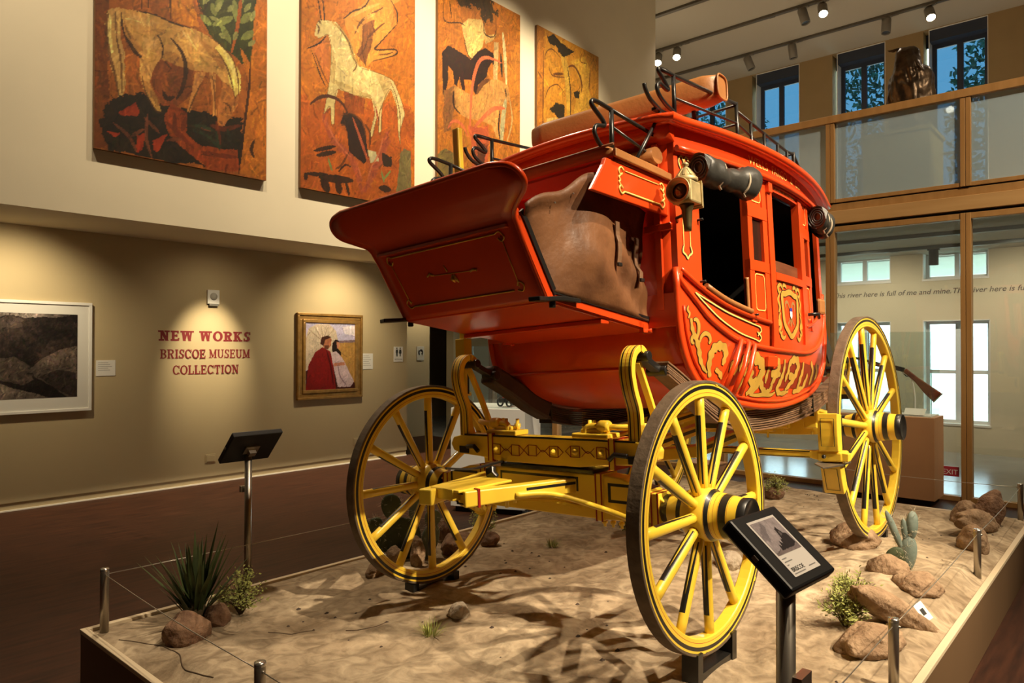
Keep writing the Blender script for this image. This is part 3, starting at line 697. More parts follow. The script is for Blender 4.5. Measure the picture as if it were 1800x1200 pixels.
for x, s, n, ph, lab in ((0, -1, 12, 0, 'right front wheel'), (0, 1, 12, 0, 'left front wheel'), (2.32, -1, 14, .1, 'right rear wheel'), (2.32, 1, 14, .2, 'left rear wheel')):
    Rw, me = WM[n]
    wl = obj('wheel', me['rim'], None, coach); wl['label'] = 'yellow spoked %s with black and red lining' % lab
    wl.matrix_basis = FC @ Matrix.Translation((x, s*.828, Rw)) @ (Matrix.Rotation(math.pi, 4, 'Z') if s < 0 else Matrix.Identity(4))
    obj('tire', me['tire'], None, wl); obj('hub', me['hub'], None, wl)
    for k in range(n):
        sp = obj('spoke', me['spoke'], None, wl); sp.rotation_euler.y = 2*math.pi*k/n+ph+math.pi/2
    for k in range(6):
        a = 2*math.pi*(k+.5)/6+.2; jb = obj('felloe_bolt', me['joint'], None, wl); jb.location = ((Rw-.012)*math.cos(a), .002, (Rw-.012)*math.sin(a)); jb.rotation_euler.y = -a
    # black stand block under the wheel
    P = O + (FC @ Vector((x, s*.828, 0))).to_3d(); zb = sand_z(P.x, P.y)-.02
    bk = obj('wheel_support', MB().box((-.15, 0, .12), (.04, .07, 1.24)).box((.15, 0, .12), (.04, .07, 1.24)).box((0, 0, -.30), (.27, .06, .4)), M_blk)
    bk.scale = (1, 1, max(.03, P.z+.012-zb)); bk.location = (P.x, P.y, zb+max(.03, P.z+.012-zb)/2)
    tag(bk, 'black support block under the %s' % lab, 'support block', 'blocks under the wheels')

# ------------------------------------------------------------------ running gear
GY = -.04
def lined(name, fn, **k):
    q = Nodes(name, **k); return q.done(fn(q))
# axle bed with black panel outlines on its front face
M_bed = lined('axle_bed_paint', lambda q: q.mix(q.mix(YEL, q.op('MULTIPLY', q.op('MULTIPLY', q.band(q.op('ABSOLUTE', q.y), .40, .60), q.band(q.z, .555, .64)), q.op('SUBTRACT', 1, q.op('MULTIPLY', q.band(q.op('ABSOLUTE', q.y), .415, .585), q.band(q.z, .568, .627)))), BLK),
      q.op('MULTIPLY', q.op('MULTIPLY', q.op('LESS_THAN', q.op('ABSOLUTE', q.y), .24), q.band(q.z, .59, .655)), q.op('SUBTRACT', 1, q.op('MULTIPLY', q.op('LESS_THAN', q.op('ABSOLUTE', q.y), .228), q.band(q.z, .57, .643)))), BLK))
def bed(x0, dz):
    p = [(-.68, .50), (-.60, .485), (-.36, .475), (.36, .475), (.60, .485), (.68, .50), (.68, .585), (.60, .625), (.46, .665), (.36, .672), (-.36, .672), (-.46, .665), (-.60, .625), (-.68, .585)]
    return MB().prism([(y, z+dz) for y, z in p], 'X', x0-.055, x0+.055)
ab = part('axle_bed', bed(0, 0), M_bed, FC, None, .006)
part('rear_axle_bed', bed(2.32, .171), M_yel, FC, None, .006)
for s in (-1, 1):
    for y in (.355, .635):
        part('axle_band', MB().b2((-.062, s*y-.022, .47), (.062, s*y+.022, .678 if y < .5 else .615)), mat('banded_yellow', YEL, .35), FC, ab, .004)
        for dy in (-.015, .015):
            part('band_line', MB().b2((-.0635, s*y+dy-.0035, .468), (.0635, s*y+dy+.0035, .6795 if y < .5 else .6165)), M_dred, FC, ab)
    for k in range(3): part('u_bolt_end', MB().tube([(0, s*(.34+.045*k), .48), (0, s*(.34+.045*k), .435)], .007).lathe([(.013, 0), (.013, .014)], (0, s*(.34+.045*k), .448), 'Z', 6), M_yel, FC, ab)
part('fifth_wheel_plate', MB().b2((-.075, -.34, .676), (.06, .22, .694)), M_blk, FC, None, .004)
part('turntable_ring', MB().tube([(.17+.2*math.cos(a), -.04+.2*math.sin(a), .69) for a in (2*math.pi*k/40 for k in range(40))], .018, 8, closed=True), M_yel, FC)
# bolster: shaped beam above, with red diamond lining
bp = [(-.62, .745), (-.58, .725), (-.40, .718), (-.26, .70), (.22, .70), (.36, .718), (.50, .725), (.555, .74), (.575, .775), (.555, .81), (.50, .822), (-.55, .83), (-.60, .82), (-.625, .785)]
bol = part('bolster', MB().prism(bp, 'X', -.07, .06), M_yel, FC, None, .006)
def lines_x(pts2, x, r, closed=False):
    return MB().tube([(x, a, b) for a, b in pts2], r, 5, closed=closed, smooth=False)
for cy, z, hs in ((.183, .760, .062), (-.052, .764, .065), (-.312, .770, .072)):
    for sgn in (1, -1):
        a = cy+sgn*hs
        part('lining_square', lines_x([(a-.025, z-.025), (a+.025, z-.025), (a+.025, z+.025), (a-.025, z+.025)], -.0715, .0022, True), M_dred, FC, bol)
        part('lining_point', lines_x([(a+sgn*.025, z-.025), (a+sgn*.055, z), (a+sgn*.025, z+.025)], -.0715, .0018), M_dred, FC, bol)
        if (cy, sgn) in ((.183, 1), (-.052, -1), (-.312, 1), (-.312, -1)): part('bolt_head', MB().lathe([(.016, 0), (.014, -.008), (.009, -.01), (.008, -.02), (.0, -.021)], (-.07, a+.0, z), 'X', 8, caps=False), M_yel, FC, bol)
    for sgn in (1, -1):
        part('lining_wave', lines_x(smooth_curve([(cy+.035, z+sgn*.02), (cy+.015, z+sgn*.003), (cy, z-sgn*.004), (cy-.015, z+sgn*.003), (cy-.035, z+sgn*.02)], 4), -.0715, .0016), M_dred, FC, bol)
part('bolster_edge_line', MB().b2((-.0725, -.56, .822), (-.06, .47, .829)), M_blk, FC, bol)
for y in (.285, -.44): part('bolster_strap', MB().b2((-.0745, y-.012, .70), (.062, y+.012, .836)), M_yel, FC, bol, .003)
for y in (.30, .271, -.425, -.454): part('strap_line', MB().b2((-.0755, y-.002, .70), (.06, y+.002, .837)), M_dred, FC, bol)
for s in (-1, 1):
    cy = GY+s*.27
    part('top_block', MB().b2((-.055, cy-.10, .828), (.045, cy+.10, .853)).b2((-.04, cy-.06, .853), (.03, cy+.06, .872)), M_yel, FC, bol, .006)
    for yy in (-.075, 0, .04): part('nut', MB().lathe([(.016, 0), (.016, .016), (.009, .018), (.009, .04), (.0, .041)], (-.01+.02*(yy > 0), cy+yy, .868), 'Z', 6, caps=False), M_yel, FC, bol)
    part('spring_pipe', MB().tube(smooth_curve([(-.03, cy-s*.03, .80), (-.03, cy-s*.03, .875), (-.02, cy+s*.03, .885), (0, cy+s*.14, .88), (.05, cy+s*.24, .885)], 5), .014, 10), M_yel, FC)
    part('clamp', MB().lathe([(.022, -.03), (.027, -.018), (.027, .018), (.022, .03)], (-.02, cy+s*.06, .885), 'Y', 14), M_yel, FC)
M_strap2 = mat('dark_edge_strap_leather', (.17, .095, .05), .6, var=.35, vscale=12, bump=.2, bscale=80)
# standards, braces and shackles, both ends
q = Nodes('standard_paint'); ly = q.op('ABSOLUTE', q.op('SUBTRACT', q.op('ABSOLUTE', q.op('SUBTRACT', q.y, GY)), .515))
c_ = q.mix(YEL, q.band(ly, .0165, .0235), BLK); c_ = q.mix(c_, q.band(ly, .028, .0305), (.42, .02, .01)); c_ = q.mix(c_, q.op('LESS_THAN', ly, .0015), (.42, .02, .01)); M_std = q.done(c_)
def standard(x0, d, s, z0, z1):
    k = z1-z0; P = smooth_curve([(x0+d*.0, z0), (x0, z0+k*.22), (x0-d*.005, z0+k*.42), (x0-d*.04, z0+k*.62), (x0-d*.055, z0+k*.80), (x0-d*.035, z0+k*.94), (x0+d*.01, z0+k), (x0+d*.045, z0+k*.97), (x0+d*.055, z0+k*.92)], 5)
    y = GY+s*.515
    o = part('standard', MB().beam([(a, y, b) for a, b in P], .066, .030, (d, 0, .001)), M_std, FC, None, .005)
    part('standard_brace', MB().beam([(x0+d*.03, y, z1-.06), (x0+d*.12, y, z1-.23), (x0+d*.20, y, z0+.06)], .03, .02, (1, 0, .3)), M_yel, FC, o, .003)
    part('standard_brace', MB().beam([(x0+d*.0, y+.02, z0+k*.45), (x0+d*.09, y+.02, z0)], .03, .02, (1, 0, .3)), M_yel, FC, o, .003)
    part('foot_clamp', MB().b2((x0-.025, y-.034, z0-.035), (x0+.025, y+.034, z0)).tube([(x0-.03, y-s*.03, z0), (x0-.04, y-s*.09, z0+.005), (x0-.04, y-s*.12, z0-.02)], .012, 8), M_blk, FC, o, .003)
    part('shackle', MB().beam([(x0+d*.05, y, z1-.035), (x0+d*.12, y, z1-.065), (x0+d*.20, y, z1-.10)], .05, .03).tube([(x0+d*.05, y-.05, z1-.035), (x0+d*.05, y+.05, z1-.035)], .024, 10).tube([(x0+d*.20, y-.05, z1-.10), (x0+d*.20, y+.05, z1-.10)], .026, 10), M_iron, FC, o, .004)
for s in (-1, 1):
    standard(-.05, 1, s, .765, 1.225); standard(2.76, -1, s, .90, 1.18)
    y = GY+s*.53
    path = smooth_curve([(.14, 1.135), (.30, 1.06), (.47, .965), (.66, .885), (.90, .845), (1.15, .832), (1.40, .832), (1.65, .842), (1.90, .865), (2.15, .905), (2.40, .965), (2.64, 1.05)], 6)
    tb = None
    for k in range(9):
        off = (k-4)*.0118; jj = random.Random(k*7+s).uniform(-.007, .007)
        fac = lambda x: .55+.45*math.sin(math.pi*min(1, max(0, (x-.1)/2.55)))
        pts = [(a, y+jj, b+off*fac(a)*1.05) for a, b in path]
        o = part('thoroughbrace' if k == 0 else 'strap', MB().beam(pts, .080, .0074), (M_strap if k % 2 else M_strap2) if s < 0 else M_strapd, FC, tb)
        tb = tb or o
    part('strap_loop', MB().b2((1.93, y-.046, .80), (1.945, y+.046, .935)), M_blk, FC, tb, .003)
    part('strap_loop', MB().b2((.62, y-.046, .83), (.635, y+.046, .955)), M_blk, FC, tb, .003)
    if s > 0: part('wrap', MB().beam([(.14, y, 1.135), (.30, y, 1.06), (.47, y, .965), (.62, y, .90)], .10, .11), M_strapd, FC, tb, .02)
for y in (-.33, 0, .33):
    pr_ = part('perch', MB().beam([(.02, y*.35, .70), (.9, y, .675), (2.32, y*1.0, .80)], .055, .065), M_yel, FC, None, .006)
    for s in (-1, 1): part('perch_line', MB().beam([(.9, y+s*.028, .68), (2.2, y+s*.028, .792)], .003, .02), M_blk, FC, pr_)
for x, y in ((1.9, -.33), (2.15, -.33), (2.22, -.5), (2.22, .5)):
    part('perch_clamp', MB().b2((x-.03, y-.045, .70), (x+.03, y+.045, .86)), M_yel, FC, None, .008)
    part('bolt_end', MB().tube([(x, y, .71), (x, y, .66)], .008, 6), M_yel, FC)
# futchells and splinter bar in front
fr = part('futchell', MB().beam([(.03, -.23, .615), (-.28, -.09, .612), (-.54, .02, .606)], [.06, .06, .07], [.068, .062, .07]), M_yel, FC, None, .006)
fl = part('futchell', MB().beam([(.03, .33, .615), (-.30, .25, .612), (-.60, .19, .606)], [.06, .06, .07], [.068, .062, .07]), M_yel, FC, None, .006)
for t, nm in (((-.02, -.208, .62), 0), ):
    part('side_line', MB().beam([(0, -.248, .628), (-.28, -.122, .622)], .004, .012), M_blk, FC, fr)
    part('side_panel', MB().beam([(-.36, -.0865, .61), (-.44, -.053, .608)], .005, .016), M_blk, FC, fr)
    part('end_band', MB().beam([(-.475, -.005, .607), (-.485, -.001, .607)], .078, .078), M_dred, FC, fr)
    part('end_frame', MB().tube([(-.5425, y, z) for y, z in ((-.004, .585), (.046, .585), (.046, .628), (-.004, .628))], .005, 4, closed=True, smooth=False), M_blk, FC, fr)
part('pole_socket', MB().beam([(-.50, .10, .622), (-.56, .11, .622)], .13, .05).beam([(-.25, .08, .648), (-.56, .11, .64)], .20, .012), M_yel, FC, None, .004)
part('pole_hook', MB().beam(smooth_curve([(-.05, .22, .70), (-.20, .17, .705), (-.34, .16, .70), (-.46, .20, .715)], 4), .022, .008), M_iron, FC)
part('pole_catch', MB().beam([(-.24, .13, .70), (-.25, .12, .67), (-.24, .10, .645)], .05, .03, (1, 0, 0)), M_blk, FC, None, .008)
part('sway_rod', MB().tube(smooth_curve([(-.33, -.10, .60), (-.20, -.20, .595), (-.09, -.38, .535), (-.05, -.60, .475), (-.02, -.69, .47)], 6), .0125, 8), M_yel, FC)
part('sway_rod', MB().tube(smooth_curve([(-.36, .24, .60), (-.22, .34, .595), (-.09, .46, .535), (-.05, .62, .475)], 6), .0125, 8), M_yel, FC)
part('lower_stay', MB().beam([(-.30, -.02, .575), (-.1, -.12, .545), (.0, -.34, .50)], .03, .012), M_yel, FC)
for x, y in ((-.30, -.02), (-.2, .02), (-.42, .05)): part('hanging_bolt', MB().tube([(x, y, .60), (x, y, .535)], .009, 6), M_yel, FC)
# brake beam and shoes
bb = part('brake_beam', MB().beam([(1.56, -.93, .60), (1.56, -.80, .605), (1.56, -.72, .61), (1.56, .72, .61), (1.56, .93, .60)], .05, [.045, .065, .042, .042, .045]), M_yel, FC, None, .005)
part('beam_line', MB().b2((1.533, -.72, .624), (1.5365, .72, .630)), M_blk, FC, bb)
part('beam_line', MB().b2((1.533, -.72, .592), (1.5365, .72, .596)), M_blk, FC, bb)
for s in (-1, 1):
    def arc(a0, a1, r0, r1): return [(2.32-r*math.cos(a), .712+r*math.sin(a)) for r, a in [(r0, a0+(a1-a0)*k/5) for k in range(6)]+[(r1, a1-(a1-a0)*k/5) for k in range(6)]]
    for a0, a1, ex in ((-.10, .17, .0), (-.42, -.19, .0)):
        sh = part('brake_shoe', MB().prism(arc(a0, a1, .716, .80), 'Y', s*.828-.055, s*.828+.055), M_yel, FC, None, .005)
        am = (a0+a1)/2; xx, zz = 2.32-.8015*math.cos(am), .712+.8015*math.sin(am); hl = .8*(a1-a0)*.36
        tz = Vector((math.sin(am), 0, math.cos(am)))
        cc = Vector((xx, s*.828, zz)); fr_ = [cc+Vector((0, a*.036, 0))+tz*b*hl for a, b in ((-1, -1), (1, -1), (1, 1), (-1, 1))]
        part('shoe_line', MB().tube(fr_, .002, 4, closed=True, smooth=False), M_blk, FC, sh)
        part('shoe_edge', MB().prism(arc(a0+.005, a1-.005, .72, .732), 'Y', s*.828-.057, s*.828+.057), M_blk, FC, sh)
    part('shoe_holder', MB().b2((1.53, s*.828-.07, .575), (1.66, s*.828+.07, .628)), M_yel, FC, bb, .01)
    part('leaf_plate', MB().add([(1.36, s*.83-.02, .562), (1.5, s*.83-.075, .566), (1.66, s*.83-.075, .566), (1.68, s*.83, .566), (1.66, s*.83+.075, .566), (1.5, s*.83+.075, .566), (1.36, s*.83-.02, .556), (1.5, s*.83-.075, .558), (1.66, s*.83-.075, .558), (1.68, s*.83, .558), (1.66, s*.83+.075, .558), (1.5, s*.83+.075, .558)],
         [(0, 1, 2, 3, 4, 5), (11, 10, 9, 8, 7, 6)]+[(i, (i+1) % 6, 6+(i+1) % 6, 6+i) for i in range(6)]), M_steel, FC, bb)
    part('beam_bolt', MB().lathe([(.012, 0), (.010, -.012), (0, -.013)], (1.53, s*.80, .602), 'X', 8, caps=False), M_iron, FC, bb)
# brake lever on the left of the driver
lv = part('brake_lever', MB().beam([(.06, .60, .93), (.055, .59, 1.25), (.035, .56, 1.9), (.0, .55, 2.46)], [.045, .045, .045, .05], [.022, .022, .032, .036], (1, 0, 0)), M_yel, FB, None, .008)
part('lever_box', MB().b2((.03, .56, 1.20), (.09, .63, 1.30)), M_yel, FB, lv, .004)
part('lever_iron', MB().beam([(.085, .60, 1.0), (.08, .59, 1.5)], .025, .012, (1, 0, 0)), M_blk, FB, lv)
for z in (1.0, 1.12): part('lever_bolt', MB().tube([(.0, .60, z), (.11, .60, z)], .012, 6), M_yel, FB, lv)

# ------------------------------------------------------------------ body
XM, HL = 1.27, .985
def wid(x, z):
    b = 1-((x-XM)/HL)**2; t = min(1, max(0, (1.35-z)/.5)); return (.60+.12*b)*(1-.10*t*t)
def S(x, z, off, s=-1): return (x, s*(wid(x, z)+off), z)
OUT = smooth_curve([(.282, 2.20), (.28, 1.75), (.28, 1.40), (.288, 1.26), (.318, 1.16), (.375, 1.07), (.47, .995), (.64, .938), (.90, .902), (1.10, .890), (1.30, .892), (1.52, .912), (1.80, .955), (2.03, 1.03), (2.17, 1.14), (2.235, 1.28), (2.25, 1.45), (2.25, 1.75), (2.248, 2.20)], 4)
BELT = smooth_curve([(.281, 1.525), (.311, 1.484), (.406, 1.399), (.491, 1.327), (.614, 1.266), (.709, 1.233), (.80, 1.214), (1.051, 1.197), (1.258, 1.192), (1.574, 1.192), (1.828, 1.223), (2.013, 1.286), (2.154, 1.364), (2.25, 1.46)], 4)
SILL = smooth_curve([(.30, 1.552), (.429, 1.478), (.593, 1.411), (.76, 1.372), (.927, 1.348), (1.06, 1.335)], 4)
SILLR = smooth_curve([(1.60, 1.345), (1.75, 1.37), (1.95, 1.43), (2.12, 1.52), (2.22, 1.60)], 4)
ZT = 2.135
def patch(poly, o0, o1, s, step=.07):
    """a panel bent to the body's side: polygon in (x,z), between offsets o0 and o1"""
    bm = bmesh.new(); bm.faces.new([bm.verts.new((a, 0, b)) for a, b in poly])
    if len(poly) > 4: bmesh.ops.triangulate(bm, faces=bm.faces[:])
    xs = [p[0] for p in poly]; zs = [p[1] for p in poly]
    for ax, lo_, hi_ in ((0, min(xs), max(xs)), (2, min(zs), max(zs))):
        n = int((hi_-lo_)/step)
        for i in range(1, n+1):
            co = [0, 0, 0]; co[ax] = lo_+(hi_-lo_)*i/(n+1); no = [0, 0, 0]; no[ax] = 1
            bmesh.ops.bisect_plane(bm, geom=bm.verts[:]+bm.edges[:]+bm.faces[:], plane_co=co, plane_no=no)
    r = bmesh.ops.extrude_face_region(bm, geom=bm.faces[:]); ex = {v for v in r['geom'] if isinstance(v, bmesh.types.BMVert)}
    for v in bm.verts:
        x, z = v.co.x, v.co.z; v.co = Vector(S(x, z, o1 if v in ex else o0, s))
    bmesh.ops.recalc_face_normals(bm, faces=bm.faces)
    me = bpy.data.meshes.new('panel'); bm.to_mesh(me); bm.free(); return me
def rect(a, b, c, d): return [(a, c), (b, c), (b, d), (a, d)]
def moulding(pts, r, off, s, n=7): return MB().tube([S(a, b, off, s) for a, b in pts], r, n)
def ribbon(pts, wd, s=-1, off=.004, closed=False):
    """flat painted line of varying width lying on the body side"""
    P = [np.array(p[:2], float) for p in pts]; L_ = len(P); vs = []; fs = []
    for i, p in enumerate(P):
        t = (P[(i+1) % L_]-P[i-1]) if closed else P[min(i+1, L_-1)]-P[max(i-1, 0)]
        t = t/(np.linalg.norm(t)+1e-9); nn = np.array([-t[1], t[0]]); ww = wd[i] if isinstance(wd, (list, tuple)) else wd
        vs += [S(*(p-nn*ww/2), off, s), S(*(p+nn*ww/2), off, s)]
    for i in range(L_ if closed else L_-1):
        k = (i+1) % L_; fs.append((2*i, 2*i+1, 2*k+1, 2*k))
    return MB().add(vs, fs)
def scroll(pts, w0, w1, n=6):
    """tapering smooth ribbon: width goes w0 -> w1(mid) -> w0"""
    P = smooth_curve(pts, n); L_ = len(P); return P, [w0+(w1-w0)*math.sin(math.pi*min(1, (i+.6)/L_))**.8 for i in range(L_)]

# belly shell: front, underside and rear in one bent sheet
mb = MB(); NY = 12; rows = []
for a, b in OUT:
    rows.append([(a, (2*j/NY-1)*(wid(a, b)-.002), b) for j in range(NY+1)])
mb.loft(rows, close=False, caps=False)
body = part('body_shell', mb, M_red, FB); so = body.modifiers.new('thick', 'SOLIDIFY'); so.thickness = .02; so.offset = -1
for z, x in ((1.10, .352),):
    part('belly_rib', MB().tube([(x-.004, y, z) for y in (-.58, -.3, 0, .3, .58)], .010, 6), M_red, FB, body)
part('front_rail', MB().b2((.262, -.59, 1.735), (.282, .59, 1.77)), M_red, FB, body, .004)
for s in (-1, 1):
    part('front_batten', MB().box((.273, s*.518, 1.76), (.018, .035, .80)), M_red, FB, body, .003)
    part('front_bevel', MB().box((.275, s*.515, 1.36), (.014, .17, .16)), M_red, FB, body, .004)
    part('seat_back', MB().box((.37 if s < 0 else 2.15, 0, 1.525), (.10, 1.04, .45)), M_int, FB, body)
part('rear_batten', MB().b2((2.248, -.59, 1.7), (2.265, .59, 1.74)), M_red, FB, body, .004)
part('interior', MB().b2((.48, -.53, 1.10), (2.06, .53, 1.30)), M_int, FB, body)
part('lining', MB().b2((.3, -.585, 1.30), (2.23, -.575, 1.31)).b2((.3, -.57, 2.12), (2.23, .57, 2.14)).b2((.295, -.57, 1.3), (.305, .57, 2.13)).b2((2.225, -.57, 1.3), (2.235, .57, 2.13)), M_int, FB, body)
for s in (-1, 1):
    lower = [p for p in OUT if p[1] <= 1.5]; fi = [p for p in BELT]
    k0 = [p for p in OUT if p[1] < 1.52 and p[0] < 1.27]; k1 = [p for p in OUT if p[1] < 1.44 and p[0] >= 1.27]
    side = part('side_panel', patch(k0+k1+fi[::-1], -.012, 0, s), M_red, FB)
    part('quarter_panel', patch(list(SILL)+[(1.06, 1.19)]+[p for p in BELT if p[0] < 1.05][::-1], -.012, -.002, s), M_red, FB, side)
    part('quarter_panel', patch([(1.62, 1.19)]+[p for p in BELT if 1.63 < p[0] < 2.24]+list(SILLR)[::-1], -.012, -.002, s), M_red, FB, side)
    part('belt_moulding', moulding(BELT, .0135, .004, s), M_red, FB, side)
    part('sill_moulding', moulding(SILL, .012, .006, s), M_red, FB, side)
    part('sill_moulding', moulding(SILLR, .012, .006, s), M_red, FB, side)
    part('edge_moulding', moulding([p for p in OUT if p[1] < 1.56], .017, .0, s), M_red, FB, side)
    part('edge_moulding', moulding([(a+(XM-a)*.035, b+.03) for a, b in OUT if b < 1.40], .007, .004, s), M_red, FB, side)
    # pillars and door
    part('front_pillar', patch(rect(.281, .455, 1.47, ZT+.02)[0:1]+[(.32, 1.53), (.455, 1.46), (.455, ZT+.02), (.281, ZT+.02)], -.02, .002, s), M_red, FB, side)
    part('corner_post', patch(rect(.279, .305, 1.5, ZT+.04), -.02, .012, s), M_red, FB, side)
    for x0, x1 in ((.862, 1.075), (1.625, 1.80)):
        m_ = part('mid_pillar', patch(rect(x0, x1, 1.88, ZT+.02), -.02, .0, s), M_red, FB, side)
        part('pillar_base', patch(rect(x0, x1, 1.33, 1.655), -.02, .0, s), M_red, FB, m_)
        part('pillar_stile', patch(rect(x0, x0+.045, 1.33, ZT), -.03, .008, s), M_red, FB, m_)
        part('pillar_stile', patch(rect(x1-.05, x1, 1.33, ZT), -.03, .008, s), M_red, FB, m_)
        part('pillar_rail', patch(rect(x0, x1, 1.60, 1.655), -.02, .010, s), M_red, FB, m_)
        part('pillar_rail', patch(rect(x0, x1, 1.885, 1.95), -.02, .010, s), M_red, FB, m_)
        part('pillar_pane', patch(rect(x0+.04, x1-.04, 1.655, 1.885), -.012, -.008, s), mat('dark_pane', (.03, .012, .008), .15), FB, m_)
    part('rear_pillar', patch(rect(2.11, 2.25, 1.52, ZT+.02), -.02, .004, s), M_red, FB, side)
    dr = part('door', patch(rect(1.08, 1.62, 1.20, 1.60), -.015, .002, s), M_red, FB)
    part('door_stile', patch(rect(1.08, 1.14, 1.19, 2.10), -.03, .014, s), M_red, FB, dr)
    part('door_stile', patch(rect(1.56, 1.62, 1.19, 2.10), -.03, .014, s), M_red, FB, dr)
    part('door_rail', patch(rect(1.14, 1.56, 2.07, 2.135), -.03, .006, s), M_red, FB, dr)
    part('door_rail', patch(rect(1.14, 1.56, 1.575, 1.615), -.03, .016, s), M_red, FB, dr)
    part('door_sill', patch(rect(1.14, 1.56, 1.19, 1.235), -.02, .014, s), M_red, FB, dr)
    part('window_board', patch(rect(1.14, 1.56, 1.615, 1.69), -.03, -.012, s), mat('dark_wood', (.10, .03, .012), .45, vscale=6, stretch=(1, 1, 8), col2=(.17, .055, .02)), FB, dr)
    part('door_handle', MB().tube([S(1.64, 1.42, .015, s), S(1.645, 1.42, .05, s), S(1.72, 1.425, .055, s), S(1.75, 1.405, .05, s)], .010, 8), M_iron, FB, dr)
    part('door_hinge', patch(rect(1.005, 1.12, 1.10, 1.155), .0, .022, s), M_red, FB, dr, .004)
    part('door_hinge', patch(rect(1.075, 1.12, 2.045, 2.10), .0, .03, s), M_red, FB, dr, .004)
    # header, cornice
    hd = part('header', patch(rect(.279, 2.25, 2.10, 2.235), -.02, .016, s), M_red, FB, side)
    part('cornice_moulding', moulding([(.279+1.971*i/24, 2.118) for i in range(25)], .016, .030, s), M_red, FB, hd)
    # curtains: rolled up on the near side, hanging down on the far side
    if s < 0:
        for x0, x1 in ((.385, .80), (1.82, 2.04)):
            rings = []
            for i in range(17):
                t = i/16; x = x0+(x1-x0)*t; rr = .054+.009*math.sin(t*9)+.005*math.sin(t*23+1)+(.014 if t > .9 else 0)
                c0 = Vector(S(x, 2.035-.02*math.sin(t*2.7), .062, s))
                rings.append([c0+Vector((.012*math.sin(a*3+t*6), rr*1.05*math.cos(a)*(1+.06*math.sin(3*a+t*8)), rr*1.2*math.sin(a))) for a in (2*math.pi*k/18 for k in range(18))])
            cu = part('curtain_roll', MB().loft(rings), M_bleather, FB)
            ey = MB()
            for rr in (.045, .033, .022): ey.tube([Vector(S(x0-.004, 2.035, .062, s))+Vector((0, rr*math.cos(a), rr*1.2*math.sin(a))) for a in (2*math.pi*k/20 for k in range(20))], .0035, 5, closed=True)
            part('roll_edge', ey, M_bleather, FB, cu)
            for t in (.28, .76):
                x = x0+(x1-x0)*t; c0 = Vector(S(x, 2.035-.02*math.sin(t*2.7), .062, s))
                part('tie_strap', MB().tube([c0+Vector((.010*math.sin(a), .058*math.cos(a), .070*math.sin(a))) for a in (math.pi*(.45+.92*k/12) for k in range(13))]+[c0+Vector((-.006, -.03, -.085))], .006, 6), mat('pale_strap', (.42, .34, .24), .6), FB, cu)
        for a0, a1 in ((.455, .862),):
            part('sill_roll', MB().tube([S(a, b+.022, .012, s) for a, b in SILL if .43 < a < .875], .015, 8).tube([S(.86, 1.38+i*.012, -.012, s) for i in range(16)], .011, 6), M_lea2, FB, side)
        part('rear_flap', MB().box(S(2.0, 1.50, .02), (.10, .03, .10)), M_lea2, FB, side, .02)
        for x, z in ((.443, 1.50), (.88, 1.365), (.443, 1.80)): part('stud', MB().tube([S(x, z, 0, s), S(x, z, .03, s)], .006, 6), M_iron, FB, side)
    else:
        for a, b in ((.455, .862), (1.14, 1.56), (1.80, 2.11)):
            part('curtain', patch(rect(a-.02, b+.02, 1.38, 2.11), -.03, -.022, s), M_bleather, FB, side)
    for xt, zt, xb_, zb_ in ((.728, 1.238, .565, .985), (.80, 1.228, .645, .965), (.855, 1.218, .705, .955)):
        part('fender_rod', MB().tube([S(xt, zt, .006, s), S(xt-.01, zt-.012, .026, s), S((xt+xb_)/2, (zt+zb_)/2, .045, s), S(xb_, zb_, .05, s)], .0125, 8), M_red, FB, side)
# roof
mb = MB(); NXR, NYR = 26, 16
def roof_pt(i, j, up):
    x = .185+(2.285-.185)*i/NXR; v = 2*j/NYR-1; xx = min(2.25, max(.28, x)); hw = wid(xx, 2.2)+.068
    z = 2.222-.014*((x-.7)/1.0)**2+.05*(1-abs(v)**2); return (x, v*hw, z+(.034 if up else 0))
for up_ in (1, 0):
    mb.loft([[roof_pt(i, j, up_) for j in range(NYR+1)] for i in range(NXR+1)], close=False, caps=False)
nr = (NXR+1)*(NYR+1)
for i in range(NXR):
    for j in (0, NYR): a, b = i*(NYR+1)+j, (i+1)*(NYR+1)+j; mb.f.append((a, b, nr+b, nr+a)); mb.sm.append(False)
for j in range(NYR):
    for i in (0, NXR): a, b = i*(NYR+1)+j, i*(NYR+1)+j+1; mb.f.append((a, b, nr+b, nr+a)); mb.sm.append(False)
roof = part('roof', mb, M_red, FB)
part('roof_edge', MB().tube([Vector(roof_pt(i, 0, 0))+Vector((0, 0, .017)) for i in range(NXR+1)]+[Vector(roof_pt(NXR, j, 0))+Vector((0, 0, .017)) for j in range(1, NYR+1)]+[Vector(roof_pt(i, NYR, 0))+Vector((0, 0, .017)) for i in range(NXR-1, -1, -1)]+[Vector(roof_pt(0, j, 0))+Vector((0, 0, .017)) for j in range(NYR-1, 0, -1)], .021, 8, closed=True), M_red, FB, roof)
part('front_cornice', MB().loft([[(.235, y, 2.175+.05*(1-abs(y/.68)**2)), (.28, y, 2.15), (.28, y, 2.23+.05*(1-abs(y/.68)**2)), (.235, y, 2.225+.05*(1-abs(y/.68)**2))] for y in [-.62+1.24*k/14 for k in range(15)]]), M_red, FB, roof)

